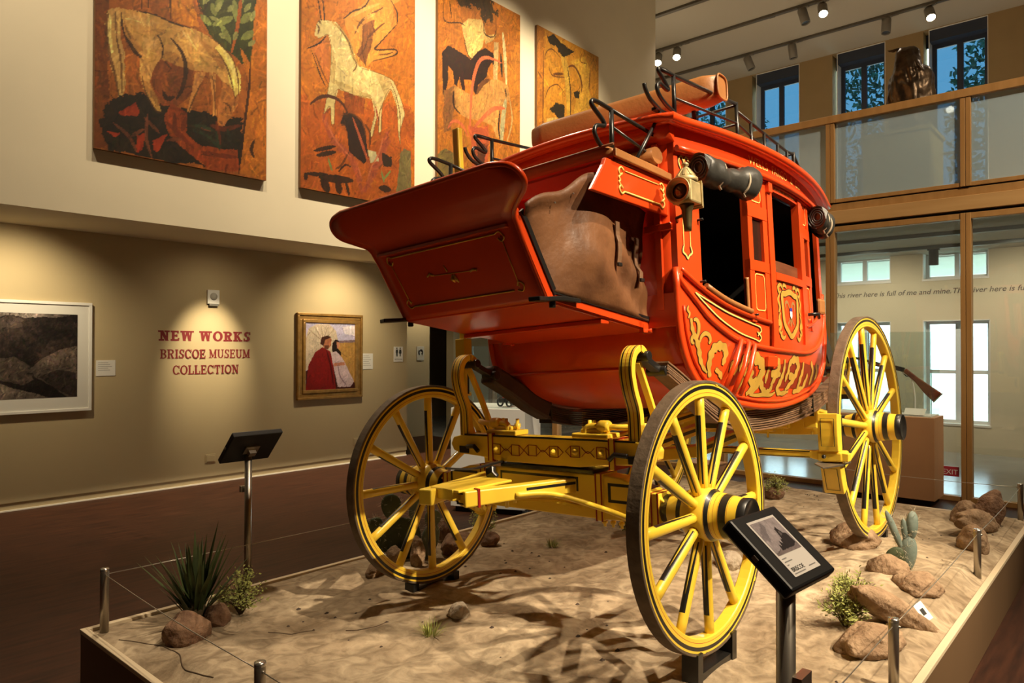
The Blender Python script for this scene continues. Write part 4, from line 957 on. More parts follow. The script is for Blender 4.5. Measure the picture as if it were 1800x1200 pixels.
# ------------------------------------------------------------------ iron rails on roof and seat
def rod(name, pts, r, par=None): return part(name, MB().tube(pts, r, 8), M_iron, FB, par)
for s in (-1, 1):
    y = s*.60
    rr = rod('roof_rail', [(.21, y, 2.488), (.335, y, 2.497), (1.044, y, 2.566)], .010)
    rod('scroll_end', smooth_curve([(.335, y, 2.497), (.215, y, 2.490), (.192, y, 2.474), (.235, y, 2.446), (.278, y, 2.414), (.262, y, 2.404), (.20, y, 2.414), (.172, y, 2.392), (.19, y, 2.357), (.25, y, 2.328), (.325, y, 2.312)], 5), .010, rr)
    rod('rail_post', [(.335, y, 2.497), (.33, y, 2.28)], .011, rr)
    rod('rail_post', [(1.044, y, 2.575), (1.04, y, 2.27)], .011, rr)
    rod('lower_rail', [(.345, y, 2.385), (1.04, y, 2.455), (1.46, y*.97, 2.42), (2.0, y*.93, 2.42), (2.24, y*.88, 2.33)], .007, rr)
    rod('top_rail', [(1.04, y, 2.525), (1.46, y*.97, 2.515), (1.86, y*.945, 2.505), (2.0, y*.93, 2.525), (2.28, y*.88, 2.41)], .009, rr)
    for x, k, zt in ((1.251, .985, 2.525), (1.463, .97, 2.52), (1.692, .955, 2.513), (1.86, .945, 2.51), (2.0, .93, 2.535), (2.27, .88, 2.42)):
        rod('rail_post', [(x, y*k, zt), (x, y*k, 2.26)], .010 if x < 1.95 else .012, rr)
    rod('front_hook', smooth_curve([(.09, y*.97, 2.385), (.10, y*.97, 2.36), (.14, y*.97, 2.325), (.22, y*.97, 2.30)], 4), .010, rr)
    part('rail_foot', MB().box((.24, y*.95, 2.30), (.10, .03, .016)), M_iron, FB, rr, .004)
    y = s*.515
    sr = rod('seat_rail', [(-.09, y, 2.228), (.28, y*1.03, 2.195)], .009)
    rod('scroll_end', smooth_curve([(-.09, y, 2.228), (-.215, y, 2.232), (-.238, y, 2.208), (-.165, y, 2.165), (-.148, y, 2.14), (-.21, y, 2.122), (-.222, y, 2.085), (-.175, y, 2.042), (-.10, y, 2.045)], 5), .010, sr)
    rod('seat_rail_post', [(-.088, y, 2.228), (-.095, y, 2.0)], .011, sr)
    rod('lower_rail', [(-.085, y, 2.15), (.28, y*1.02, 2.085)], .007, sr)
    rod('stay', [(.03, y*1.06, 2.0), (.12, y*1.08, 2.12), (.235, y*1.12, 2.29)], .009, sr)
    for z in (2.195, 2.085): part('rail_nut', MB().lathe([(.018, 0), (.018, -.02), (.008, -.022), (.008, -.04), (0, -.041)], (.28, y*1.03, z), 'X', 8, caps=False), M_iron, FB, sr)
for x, z in ((1.044, 2.56), (1.04, 2.45), (2.0, 2.525), (2.0, 2.42)):
    k = 1 if x < 1.5 else .93
    part('cross_rail', MB().tube([(x, -.6*k, z), (x, .6*k, z)], .008, 8), M_iron, FB)
# leather seat roll on the roof
rings = []
for i in range(15):
    t = i/14; c0 = Vector((.80-.26*t, -.63+1.05*t, 2.575-.075*t)); rr = .068*(.8 if i in (0, 14) else 1)
    rings.append([c0+Vector((1.0*rr*math.copysign(abs(math.cos(a))**.55, math.cos(a)), 0, rr*1.15*math.copysign(abs(math.sin(a))**.55, math.sin(a)))) for a in (2*math.pi*k/20 for k in range(20))])
rs = part('roof_seat_roll', MB().loft(rings), M_lea2, FB)
part('end_stitch', MB().tube([Vector((.80, -.634, 2.575))+Vector((.057*math.copysign(abs(math.cos(a))**.55, math.cos(a)), 0, .065*math.copysign(abs(math.sin(a))**.55, math.sin(a)))) for a in (2*math.pi*k/24 for k in range(24))], .006, 6, closed=True), M_lea2, FB, rs)
for t in (.15, .5, .85):
    part('seat_iron', MB().tube([(.80-.26*t+.02, -.63+1.05*t, 2.53-.075*t), (.84-.26*t, -.63+1.05*t, 2.28)], .012, 8), M_iron, FB, rs)

# ------------------------------------------------------------------ driver's box and front boot
PRO = [(-.477, 1.357, .432), (-.54, 1.455, .432), (-.60, 1.55, .433), (-.65, 1.63, .436), (-.685, 1.675, .446), (-.72, 1.703, .50), (-.75, 1.728, .556), (-.775, 1.753, .578), (-.80, 1.782, .570), (-.818, 1.805, .535), (-.828, 1.818, .46)]
fine = smooth_curve(PRO, 4); rows = []
for i, (a, b, hw) in enumerate(fine):
    p, q2 = fine[max(i-1, 0)], fine[min(i+1, len(fine)-1)]; t = Vector((q2[0]-p[0], q2[1]-p[1])).normalized(); nn = Vector((t.y, -t.x))   # towards rear
    rows.append([(a, (2*j/14-1)*hw, b) for j in range(15)])
fb = part('footboard', MB().loft(rows, close=False, caps=False), M_red, FB); so = fb.modifiers.new('thick', 'SOLIDIFY'); so.thickness = .022; so.offset = 0
edge = [(a, -hw, b) for a, b, hw in fine]+[(fine[-1][0], (2*j/8-1)*fine[-1][2], fine[-1][1]) for j in range(1, 8)]+[(a, hw, b) for a, b, hw in fine[::-1]]
part('footboard_edge', MB().tube(edge, .013, 8), M_red, FB, fb)
def on_panel(y, t, off=.014):       # point on the straight lower part of the footboard: t 0..1 from bottom to bend
    a, b = -.477+(-.65+.477)*t, 1.357+(1.63-1.357)*t; return (a-off*.84, y, b-off*.53)
def panel_line(p, r): return MB().tube([on_panel(y, t) for y, t in p], r, 4)
gm = M_gold
part('gold_line', panel_line([(-.30, .20), (.32, .20)], .004), gm, FB, fb); part('gold_line', panel_line([(-.32, .97), (.33, .97)], .004), gm, FB, fb)
for s in (-1, 1):
    part('gold_line', panel_line([(s*.335, .24), (s*.345, .93)], .0022), gm, FB, fb)
    for t, d_ in ((.20, 1), (.97, -1)): part('gold_scroll', panel_line(smooth_curve([(s*.32, t), (s*.345, t-.02*d_), (s*.36, t+.06*d_), (s*.34, t+.11*d_), (s*.325, t+.06*d_)], 4), .0035), gm, FB, fb)
part('gold_ornament', panel_line([(-.14, .56), (.13, .60)], .0016).tube([on_panel(-.15+.02*k, .56+.02*(k % 2)) for k in range(3)], .005, 5).tube([on_panel(.11+.02*k, .60+.03*(k % 2)) for k in range(3)], .005, 5)
     .tube([on_panel(.0, .45), on_panel(.008, .50), on_panel(.0, .56)], [.003, .010, .003], 6).tube([on_panel(-.02, .44), on_panel(-.014, .49), on_panel(-.01, .56)], [.003, .009, .003], 6).tube([on_panel(.02, .62), on_panel(.025, .72)], [.004, .001], 5), gm, FB, fb)
part('boot_batten', MB().beam([(-.664, -.40, 1.632), (-.664, .40, 1.632)], .03, .012), M_red, FB, fb)
bf = part('boot_floor', MB().prism([(-.48, 1.345), (.285, 1.268), (.285, 1.298), (-.48, 1.375)], 'Y', -.432, .432), M_red, FB, None, .006)
part('boot_cross_piece', MB().b2((-.10, -.43, 1.285), (-.04, .43, 1.305)), M_red, FB, bf, .004)
for s in (-1, 1):
    y = s*.436
    part('boot_side_edge', MB().beam([(a+.012, y, b+.008) for a, b, _ in fine[:17]], .018, .04, (1, 0, .6)), M_red, FB, fb)
    part('boot_side_rail', MB().beam([(-.47, y, 1.372), (.275, y, 1.295)], .02, .035), M_red, FB, bf)
    part('boot_iron', MB().beam([(a+.034, y+s*.012, b+.022) for a, b, _ in fine[:16]], .010, .022, (1, 0, .6)).beam([(-.44, y+s*.012, 1.392), (.27, y+s*.012, 1.325)], .010, .024), M_iron, FB, fb)
    part('boot_hook', MB().beam(smooth_curve([(-.30, y+s*.01, 1.362), (-.42, y+s*.012, 1.362), (-.52, y+s*.012, 1.352), (-.60, y+s*.03, 1.345)], 4), .05, .018).lathe([(.014, -.02), (.014, .02)], (-.45, y, 1.345), 'Z', 8), M_iron, FB, bf, .003)
    part('boot_bracket', MB().b2((.22, y-.012, 1.262), (.285, y+.012, 1.30)).tube([(.27, y-s*.02, 1.27), (.27, y+s*.03, 1.27)], .012, 8), M_red, FB, bf)
    # leather apron: a sagging sheet from the boot rail up to the seat
    NU, NV = 30, 24; rows = []
    for i in range(NU+1):
        u = i/NU; row = []
        xb0, zb0 = -.455+(.262+.455)*u, 1.388+(1.318-1.388)*u
        if u < .77: xt0, zt0 = -.655+(-.118+.655)*(u/.77), 1.705+(1.962-1.705)*(u/.77)+.012*math.sin(u*14)
        else: k = (u-.77)/.23; xt0, zt0 = -.118+(.272+.118)*k, 1.962-.12*k
        for j in range(NV+1):
            v = j/NV; x = xb0+(xt0-xb0)*v; z = zb0+(zt0-zb0)*v
            bul = .055*math.sin(math.pi*v)**.8*math.sin(math.pi*min(1, u*1.05))**.6
            f = mnoise.noise((x*3.2, z*3.2, 2.2+s))*.045*math.sin(math.pi*v)+mnoise.noise((x*9, z*6, 5.2+s))*.010*math.sin(math.pi*v)
            f += .026*math.sin((x*1.1+z*1.5)*16)*math.sin(math.pi*v)*sm(.25, .9, u)*sm(.75, .2, v)
            top = .028*sm(.86, .98, v)*(1-sm(.77, .85, u)); pinch = -.05*sm(.6, 1, u)*math.sin(math.pi*v)
            xx = x-(.035*math.sin(math.pi*v)*sm(.8, 1, u) if u > .8 else 0)
            row.append((xx, s*(.448+bul+f+top+pinch*.2), z))
        rows.append(row)
    ap = part('leather_apron', MB().loft(rows, close=False, caps=False), M_lea, FB); so = ap.modifiers.new('thick', 'SOLIDIFY'); so.thickness = .006; so.offset = 1
    def apy(x, z): return min((abs(p[0]-x)+abs(p[2]-z), p[1]) for r_ in rows for p in r_)[1]+s*.021
    for (x0, z0), (x1, z1) in (((-.03, 1.74), (-.035, 1.55)), ((.17, 1.70), (.15, 1.50))):
        part('buckle_strap', MB().beam([(x0+(x1-x0)*k/6, apy(x0+(x1-x0)*k/6, z0+(z1-z0)*k/6), z0+(z1-z0)*k/6) for k in range(7)], .030, .008, (0, s, 0)), mat('strap_brown', (.19, .10, .05), .55, var=.2, vscale=20), FB, ap, .002)
        part('buckle', MB().box((x1, apy(x1, z1)+s*.006, z1-.005), (.030, .012, .018)), M_iron, FB, ap, .003)
    for x, z in ((-.48, 1.74), (-.36, 1.80), (-.24, 1.87)): part('eyelet', MB().lathe([(.004, 0), (.004, .006)], (x, apy(x, z), z), 'Y', 8), M_steel, FB, ap)
    part('apron_cord', MB().tube([(-.15, s*.50, 1.955), (-.165, s*.53, 1.975), (-.14, s*.545, 1.985), (-.125, s*.52, 1.965)], .007, 6, closed=True), mat('white_cord', (.7, .66, .58), .7), FB, ap)
    # seat end panel with gold frame
    sp_ = part('seat_end', MB().prism([(-.345, 1.805), (.28, 1.805), (.28, 1.965), (-.232, 1.965), (-.25, 1.93)], 'Y', s*.552 if s > 0 else -.572, .572 if s > 0 else -.552), M_red, FB, None, .004)
    yy = s*.5745
    part('gold_line', MB().tube([(-.10, yy, 1.842), (.20, yy, 1.842)], .005, 5), M_gold2, FB, sp_); part('gold_line', MB().tube([(-.09, yy, 1.935), (.19, yy, 1.935)], .003, 5), M_gold2, FB, sp_)
    for x, k in ((-.10, -1), (.20, 1)):
        for z, d_ in ((1.842, 1), (1.935, -1)):
            part('gold_scroll', MB().tube([(a, yy, b) for a, b in smooth_curve([(x, z), (x+k*.022, z-.012*d_), (x+k*.04, z+.006*d_), (x+k*.028, z+.024*d_), (x+k*.012, z+.014*d_)], 4)]+[(a, yy, b) for a, b in smooth_curve([(x+k*.028, z+.024*d_), (x+k*.04, z+.036*d_), (x+k*.03, z+.046*d_)], 4)], .0045, 5), M_gold2, FB, sp_)
    part('cushion_flap', MB().prism([(-.19, 1.975), (.31, 1.968), (.31, 2.0), (-.19, 2.012)], 'Y', s*.585-.012, s*.585+.004), M_lea2, FB, sp_, .004)
part('seat_board', MB().b2((-.165, -.57, 1.90), (-.14, .57, 2.0)).b2((-.165, -.57, 1.965), (.28, .57, 1.985)), M_red, FB, None, .004)
rings = []
for i in range(17):
    y = -.58+1.16*i/16; k = .4 if i in (0, 16) else 1
    rings.append([(a, y, 1.99+(b-1.99)*k) for a, b in smooth_curve([(-.175, 1.99), (-.18, 2.03), (-.14, 2.055), (.05, 2.06), (.24, 2.05), (.27, 2.02), (.26, 1.985)], 3)]+[(.05, y, 1.98)])
cs = part('seat_cushion', MB().loft(rings), M_lea2, FB)
part('cushion_piping', MB().tube([(-.18, -.58+1.16*i/16, 2.035) for i in range(17)], .006, 6), M_lead, FB, cs)
part('seat_back_roll', MB().loft([[(.22+.05*math.cos(a), -.56+1.12*i/10, 2.085+.04*math.sin(a)) for a in (2*math.pi*k/12 for k in range(12))] for i in range(11)]), M_lea2, FB)

# rear boot
rb = part('rear_boot', MB().prism([(2.25, 1.66), (2.40, 1.58), (2.78, 1.16), (2.80, 1.08), (2.25, 1.06)], 'Y', -.44, .44), M_bleather, FB, None, .02)
for y in (-.46, .46):
    part('boot_flap', MB().beam(smooth_curve([(2.25, y, 1.74), (2.33, y*1.05, 1.62), (2.52, y*1.07, 1.44), (2.72, y*1.05, 1.20)], 5), .012, .12, (.6, 0, .8)), M_bleather, FB, rb, .004)
part('boot_platform', MB().b2((2.22, -.46, 1.03), (2.82, .46, 1.07)), M_red, FB, rb, .004)

# ------------------------------------------------------------------ side lamps
for s in (-1, 1):
    cx, cy, cz = .17, s*.715, 1.862
    lm = part('side_lamp', MB().b2((cx-.03, cy-.048, cz-.05), (cx+.07, cy+.048, cz+.05)), M_brass, FB, None, .008)
    part('lens_ring', MB().lathe([(.034, 0), (.050, -.004), (.060, -.03), (.056, -.034), (.044, -.014), (.036, -.012)], (cx-.03, cy, cz), 'X', 28, caps=False), M_brass, FB, lm)
    part('lens', MB().lathe([(.0, -.012), (.02, -.011), (.036, -.006), (.036, 0)], (cx-.03, cy, cz), 'X', 24, caps=False), mat('lamp_glass', (.10, .08, .05), .08, metal=.3), FB, lm)
    part('lamp_cap', MB().lathe([(.052, .05), (.054, .056), (.054, .068), (.046, .074), (.040, .085), (.020, .112), (.012, .116), (.010, .124), (.018, .130), (.016, .138), (.004, .146)], (cx+.02, cy, cz), 'Z', 16), M_brass, FB, lm)
    fl_ = MB()
    for k in range(9): a = 2*math.pi*k/9; fl_.beam([(cx+.02+.046*math.cos(a), cy+.046*math.sin(a), cz+.076), (cx+.02+.018*math.cos(a), cy+.018*math.sin(a), cz+.114)], .010, .004)
    part('cap_flutes', fl_, M_brass, FB, lm)
    part('lamp_stem', MB().lathe([(.034, -.05), (.030, -.06), (.024, -.075), (.018, -.15), (.016, -.17), (.004, -.172)], (cx+.02, cy, cz), 'Z', 16), mat('dark_brass', (.16, .12, .05), .4, metal=.7), FB, lm)
    part('side_fins', MB().b2((cx+.07, cy-.05, cz-.055), (cx+.078, cy+.05, cz+.06)).b2((cx+.085, cy-.045, cz-.06), (cx+.093, cy+.045, cz+.055)), M_brass, FB, lm)
    part('lamp_bracket', MB().tube([(cx+.02, cy, cz-.09), (cx+.06, s*.64, cz-.09), (cx+.14, s*.60, cz-.09)], .008, 6), M_iron, FB, lm)

# ------------------------------------------------------------------ gold painting on the near side (and its twin)
def gold(pts, w0, w1, par, s, m=M_gold, shadow=True, off=.0035):
    P, W = scroll(pts, w0, w1)
    if w1 > .024: W = [w_*(1+.22*math.sin(i*1.05)) for i, w_ in enumerate(W)]
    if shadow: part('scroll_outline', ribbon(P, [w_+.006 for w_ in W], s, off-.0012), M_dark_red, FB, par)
    return part('gold_scroll', ribbon(P, W, s, off), m, FB, par)
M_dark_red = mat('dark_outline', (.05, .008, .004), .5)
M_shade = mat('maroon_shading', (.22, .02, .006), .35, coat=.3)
sides = [o for o in coach.children if o.name.startswith('side_panel')]; doors = [o for o in coach.children if o.name.startswith('door')]
# stroke centre lines (x, z) and widths of the painted scrollwork
GOLD = [
    ([(0.348, 1.379), (0.341, 1.36), (0.354, 1.343), (0.344, 1.32)], 0.0094) ,
    ([(0.363, 1.321), (0.367, 1.282), (0.381, 1.247), (0.403, 1.212), (0.419, 1.17), (0.431, 1.129), (0.453, 1.093), (0.486, 1.066)], 0.0197) ,
    ([(0.38, 1.312), (0.398, 1.317), (0.414, 1.296), (0.413, 1.26), (0.402, 1.227)], 0.016) ,
    ([(0.39, 1.244), (0.369, 1.232), (0.366, 1.211), (0.383, 1.202)], 0.0134) ,
    ([(0.421, 1.209), (0.434, 1.237), (0.461, 1.253), (0.49, 1.245), (0.5, 1.221), (0.488, 1.205)], 0.0156) ,
    ([(0.512, 1.045), (0.498, 1.093), (0.505, 1.142), (0.527, 1.179), (0.564, 1.195), (0.605, 1.192), (0.625, 1.169), (0.615, 1.131), (0.602, 1.103)], 0.0313) ,
    ([(0.549, 1.084), (0.587, 1.063), (0.604, 1.035)], 0.0203) ,
    ([(0.672, 1.063), (0.679, 1.104), (0.71, 1.12), (0.725, 1.095), (0.707, 1.054)], 0.0184) ,
    ([(0.729, 0.978), (0.77, 1.013), (0.774, 1.077), (0.791, 1.12), (0.835, 1.142), (0.898, 1.144), (0.957, 1.124), (0.986, 1.085), (0.966, 1.039), (0.909, 0.993), (0.842, 0.958)], 0.0442) ,
    ([(0.889, 1.078), (0.866, 1.045), (0.884, 1.013), (0.929, 1.045)], 0.0261) ,
    ([(0.816, 1.099), (0.806, 1.07), (0.826, 1.045)], 0.0197) ,
    ([(0.884, 0.959), (0.937, 0.994), (0.951, 1.033), (0.96, 1.073)], 0.0253) ,
    ([(0.987, 1.097), (0.976, 1.061), (0.985, 1.017), (1.018, 0.977), (1.062, 0.964), (1.1, 0.981), (1.121, 1.009)], 0.0267) ,
    ([(1.061, 1.102), (1.041, 1.057), (1.033, 1.013)], 0.0191) ,
    ([(1.118, 1.15), (1.163, 1.138), (1.181, 1.108), (1.168, 1.075), (1.137, 1.038), (1.099, 1.005)], 0.0281) ,
    ([(1.088, 1.062), (1.148, 1.068), (1.211, 1.059)], 0.0324) ,
    ([(1.256, 1.145), (1.257, 1.105), (1.244, 1.063), (1.221, 1.026), (1.191, 0.992), (1.202, 0.968), (1.263, 0.958), (1.355, 0.968)], 0.0253) ,
    ([(1.313, 1.064), (1.329, 1.117), (1.372, 1.143), (1.438, 1.145), (1.473, 1.118), (1.454, 1.078), (1.412, 1.039), (1.357, 1.005), (1.299, 0.975)], 0.0337) ,
    ([(1.335, 1.089), (1.301, 1.055), (1.285, 1.022)], 0.0216) ,
    ([(1.334, 1.053), (1.42, 1.054)], 0.0285) ,
    ([(1.568, 1.138), (1.565, 1.089), (1.536, 1.044), (1.512, 1.0), (1.489, 0.97)], 0.03) ,
    ([(1.676, 1.068), (1.639, 1.023), (1.587, 0.98)], 0.0257) ,
    ([(1.735, 1.142), (1.794, 1.093), (1.777, 1.046), (1.732, 1.007)], 0.0322) ,
    ([(1.869, 1.132), (1.911, 1.086), (1.86, 1.036)], 0.0301) ,
    ([(0.878, 0.955), (0.959, 0.952), (1.026, 0.955), (1.118, 0.952), (1.171, 0.966)], 0.0153) ,
    ([(1.43, 0.966), (1.522, 0.974), (1.603, 0.991)], 0.0225) ,
]
def curl(cx, cz, r, a0, turns, sgn, shrink=.55, n=16):
    return [(cx+r*(1-shrink*i/n)*math.cos(a0+sgn*turns*2*math.pi*i/n)*1.0, cz+r*(1-shrink*i/n)*math.sin(a0+sgn*turns*2*math.pi*i/n)) for i in range(n+1)]
for s, side, dr in zip((-1, 1), sides, doors):
    TRI = [(.401, 1.446), (.497, 1.411), (.64, 1.365), (.802, 1.331), (.905, 1.313)]
    TRB = [(.401, 1.446), (.477, 1.392), (.587, 1.326), (.742, 1.268), (.895, 1.240)]
    for pts in (TRI, TRB): gold(pts, .006, .0075, side, s, M_gold2)
    gold([(.905, 1.313), (.945, 1.305), (.955, 1.285), (.93, 1.272), (.915, 1.28)], .005, .008, side, s, M_gold2)
    gold([(.895, 1.240), (.935, 1.232), (.955, 1.25), (.935, 1.268), (.92, 1.258)], .005, .008, side, s, M_gold2)
    # stems, leaves and the big scrolls along the belly
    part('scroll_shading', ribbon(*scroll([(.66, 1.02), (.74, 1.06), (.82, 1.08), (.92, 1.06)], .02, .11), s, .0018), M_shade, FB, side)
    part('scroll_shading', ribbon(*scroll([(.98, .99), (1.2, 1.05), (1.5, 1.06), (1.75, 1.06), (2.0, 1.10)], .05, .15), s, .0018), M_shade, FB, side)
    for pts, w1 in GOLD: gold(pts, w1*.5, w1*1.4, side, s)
    # pillar ornaments
    for x in (.333, .378): part('gold_line', ribbon([(x, 1.66), (x, 2.04)], .005, s, .006), M_gold2, FB, side)
    gold([(.333, 1.665), (.325, 1.635), (.345, 1.618), (.356, 1.60)], .004, .009, side, s, M_gold2, off=.0065); gold([(.378, 1.665), (.387, 1.635), (.367, 1.618), (.356, 1.60)], .004, .009, side, s, M_gold2, off=.0065)
    gold([(.333, 2.035), (.322, 2.07), (.338, 2.095), (.355, 2.075), (.354, 2.05)], .004, .009, side, s, M_gold2, off=.0065); gold([(.378, 2.035), (.39, 2.07), (.374, 2.095), (.358, 2.075), (.357, 2.05)], .004, .009, side, s, M_gold2, off=.0065)
    for x0, x1, z0, z1 in ((.915, 1.018, 1.395, 1.585), (.915, 1.018, 1.975, 2.085), (1.675, 1.745, 1.395, 1.585), (1.675, 1.745, 1.975, 2.085)):
        c_ = .018; part('gold_frame', ribbon([(x0+c_, z0), (x1-c_, z0), (x1-c_*.3, z0+c_*.3), (x1, z0+c_), (x1, z1-c_), (x1-c_*.3, z1-c_*.3), (x1-c_, z1), (x0+c_, z1), (x0+c_*.3, z1-c_*.3), (x0, z1-c_), (x0, z0+c_), (x0+c_*.3, z0+c_*.3)], .0055, s, .004, True), M_gold2, FB, side)
    # shield on the door
    SH = smooth_curve([(1.345, 1.525), (1.415, 1.51), (1.46, 1.50), (1.458, 1.42), (1.445, 1.345), (1.40, 1.305), (1.345, 1.275), (1.29, 1.305), (1.245, 1.345), (1.232, 1.42), (1.23, 1.50), (1.275, 1.51)], 4, True)
    part('shield_outline', ribbon(SH, .040, s, .0045, True), M_dark_red, FB, dr); part('shield_frame', ribbon(SH, .032, s, .0058, True), M_gold, FB, dr)
    for k in (-1, 1):
        X = lambda v: 1.345+k*v
        for pts in ([(X(.10), 1.53), (X(.13), 1.555), (X(.165), 1.54), (X(.155), 1.51), (X(.13), 1.52)], [(X(.15), 1.50), (X(.175), 1.47), (X(.155), 1.43), (X(.175), 1.40)], [(X(.15), 1.40), (X(.17), 1.37), (X(.15), 1.33), (X(.175), 1.30), (X(.15), 1.28)],
                    [(X(.09), 1.275), (X(.12), 1.26), (X(.15), 1.275), (X(.14), 1.30)], [(X(.05), 1.545), (X(.08), 1.56), (X(.10), 1.545)], [(X(.155), 1.34), (X(.18), 1.335), (X(.178), 1.36)]):
            gold(pts, .008, .022, dr, s, off=.0055)
        gold([(X(.01), 1.43), (X(.04), 1.465), (X(.07), 1.455), (X(.065), 1.42)], .004, .018, dr, s, mat('dull_gold', (.30, .16, .05), .5), False)
        gold([(X(.01), 1.385), (X(.03), 1.355), (X(.055), 1.34)], .004, .012, dr, s, MATS['dull_gold'], False)
    gold([(1.345, 1.39), (1.345, 1.36), (1.34, 1.33)], .006, .02, dr, s, MATS['dull_gold'], False)
    part('crest_blue', ribbon([(1.345, 1.415), (1.345, 1.435)], .036, s, .0075), mat('crest_blue', (.03, .04, .30), .5), FB, dr)
    part('crest_white', ribbon([(1.345, 1.375), (1.345, 1.39), (1.345, 1.415)], [.012, .034, .036], s, .0075), M_white, FB, dr)
    # lettering
    def side_text(name, body_, x0, x1, z0, h, off, par):
        vs_, fs_ = text_mesh(body_, 1); xs = [v[0] for v in vs_]; k = (x1-x0)/(max(xs)-min(xs)); sg = 1 if s < 0 else -1
        return part(name, MB().add([S((x0 if s < 0 else x1)+sg*(v[0]-min(xs))*k, z0+v[1]*h/.7, off, s) for v in vs_], fs_), M_gold2, FB, par)
    for wd_, xa_, xb2 in (('WELLS', .884, 1.10), ('FARGO', 1.153, 1.366), ('&', 1.425, 1.465), ('Co', 1.51, 1.60)):
        side_text('header_lettering', wd_, xa_ if s < 0 else 2.484-xb2, xb2 if s < 0 else 2.484-xa_, 2.163, .046, .0185, side)
    side_text('door_lettering', 'U.S. MAIL', 1.175, 1.49, 2.083, .034, .0085, dr)
# ================================================================== PICTURES: colours laid on a fine grid
class Canvas:
    def __init__(s, x0, x1, y0, y1, nx, ny, base):
        s.b = (x0, x1, y0, y1); s.nx, s.ny = nx, ny
        s.X, s.Y = np.meshgrid(np.linspace(x0, x1, nx), np.linspace(y0, y1, ny), indexing='ij')
        s.C = np.zeros((nx, ny, 3)); s.C[:] = base
        rs_ = np.random.RandomState(int(abs(x0)*7+nx) % 1000); s.N = np.zeros((nx, ny))
        for k, amp in ((6, .35), (14, .25), (40, .22), (110, .18)):
            g = rs_.rand(k+2, int(k*ny/nx)+3); ui = np.linspace(0, k, nx)[:, None]; vi = np.linspace(0, g.shape[1]-2, ny)[None]
            iu, iv = ui.astype(int), vi.astype(int); fu, fv = ui-iu, vi-iv; fu, fv = fu*fu*(3-2*fu), fv*fv*(3-2*fv)
            s.N += amp*((g[iu, iv]*(1-fu)+g[iu+1, iv]*fu)*(1-fv)+(g[iu, iv+1]*(1-fu)+g[iu+1, iv+1]*fu)*fv)
    def put(s, m, col): s.C = s.C*(1-m[..., None])+np.array(col, float)*m[..., None]
    def poly(s, pts, col, a=1.0, rough=.0):
        P = np.array(pts, float); X = s.X+rough*(s.N-.5); Y = s.Y+rough*(np.roll(s.N, 9, 0)-.5); ins = np.zeros(X.shape, bool)
        for (x0, y0), (x1, y1) in zip(P, np.roll(P, -1, 0)):
            if abs(y1-y0) < 1e-12: continue
            ins ^= ((y0 > Y) != (y1 > Y)) & (X < (x1-x0)*(Y-y0)/(y1-y0)+x0)
        s.put(ins*a, col); return s
    def line(s, pts, wd, col, a=1.0):
        P = smooth_curve(pts, 5) if len(pts) > 2 else [tuple(np.array(pts[0])*(1-k/4)+np.array(pts[1])*k/4) for k in range(5)]; D = np.full(s.X.shape, 1e9); n = len(P)-1
        for q, ((x0, y0), (x1, y1)) in enumerate(zip(P[:-1], P[1:])):
            dx, dy = x1-x0, y1-y0; L2 = dx*dx+dy*dy+1e-12; t = np.clip(((s.X-x0)*dx+(s.Y-y0)*dy)/L2, 0, 1)
            prof = .28+.72*np.sin(np.pi*np.clip((q+t)/n, 0, 1))**.7
            D = np.minimum(D, np.hypot(s.X-x0-t*dx, s.Y-y0-t*dy)/prof)
        s.put((D < wd/2)*a, col); return s
    def brush(s, n, ln, wd, amt, seed=1):
        rs_ = np.random.RandomState(seed); x0, x1, y0, y1 = s.b; dx, dy = (x1-x0)/(s.nx-1), (y1-y0)/(s.ny-1); base = s.C.copy()
        for _ in range(n):
            cx, cy = rs_.uniform(x0, x1), rs_.uniform(y0, y1); i, j = int((cx-x0)/dx), int((cy-y0)/dy); col = base[i, j]
            a = rs_.normal(1.2, .7)+3*(s.N[i, j]-.5); L_ = ln*rs_.uniform(.5, 1.4); r = int(L_/min(dx, dy)/2)+2
            i0, i1, j0, j1 = max(0, i-r), min(s.nx, i+r+1), max(0, j-r), min(s.ny, j+r+1); X, Y = s.X[i0:i1, j0:j1]-cx, s.Y[i0:i1, j0:j1]-cy
            u, v = X*math.cos(a)+Y*math.sin(a), -X*math.sin(a)+Y*math.cos(a); m = (np.abs(u) < L_/2) & (np.abs(v+.15*u*u/L_) < wd*rs_.uniform(.5, 1.2)/2)
            m = m & (np.abs(base[i0:i1, j0:j1]-col).sum(-1) < 45); k = (m*.5)[..., None]; s.C[i0:i1, j0:j1] = s.C[i0:i1, j0:j1]*(1-k)+k*np.clip(col*(1+amt*rs_.normal(0, 1))+rs_.normal(0, 5, 3), 0, 255)
        return s
    def shade(s, amt):
        st = np.random.RandomState(5).rand(s.nx); st = np.convolve(st, np.ones(3)/3, 'same')
        s.C = s.C*(1+amt*(s.N-.5)[..., None]*2.6)*(1+.10*(st-.5))[:, None, None]; return s
    def object(s, name, to3, mat_, parent=None, boost=(.62, .66, .72)):
        C = np.clip(s.C, 0, 255)/255; lin = np.where(C <= .04045, C/12.92, ((C+.055)/1.055)**2.4)*np.array(boost)
        mb = MB(); nx, ny = s.nx, s.ny
        mb.v = [to3(s.X[i, j], s.Y[i, j]) for i in range(nx) for j in range(ny)]
        mb.f = [(i*ny+j, (i+1)*ny+j, (i+1)*ny+j+1, i*ny+j+1) for i in range(nx-1) for j in range(ny-1)]
        me = bpy.data.meshes.new(name); me.from_pydata(mb.v, [], mb.f)
        ca = me.color_attributes.new('paint', 'FLOAT_COLOR', 'POINT')
        ca.data.foreach_set('color', np.concatenate([np.clip(lin.reshape(-1, 3), 0, 1), np.ones((nx*ny, 1))], 1).ravel().astype(np.float32))
        return obj(name, me, mat_, parent)
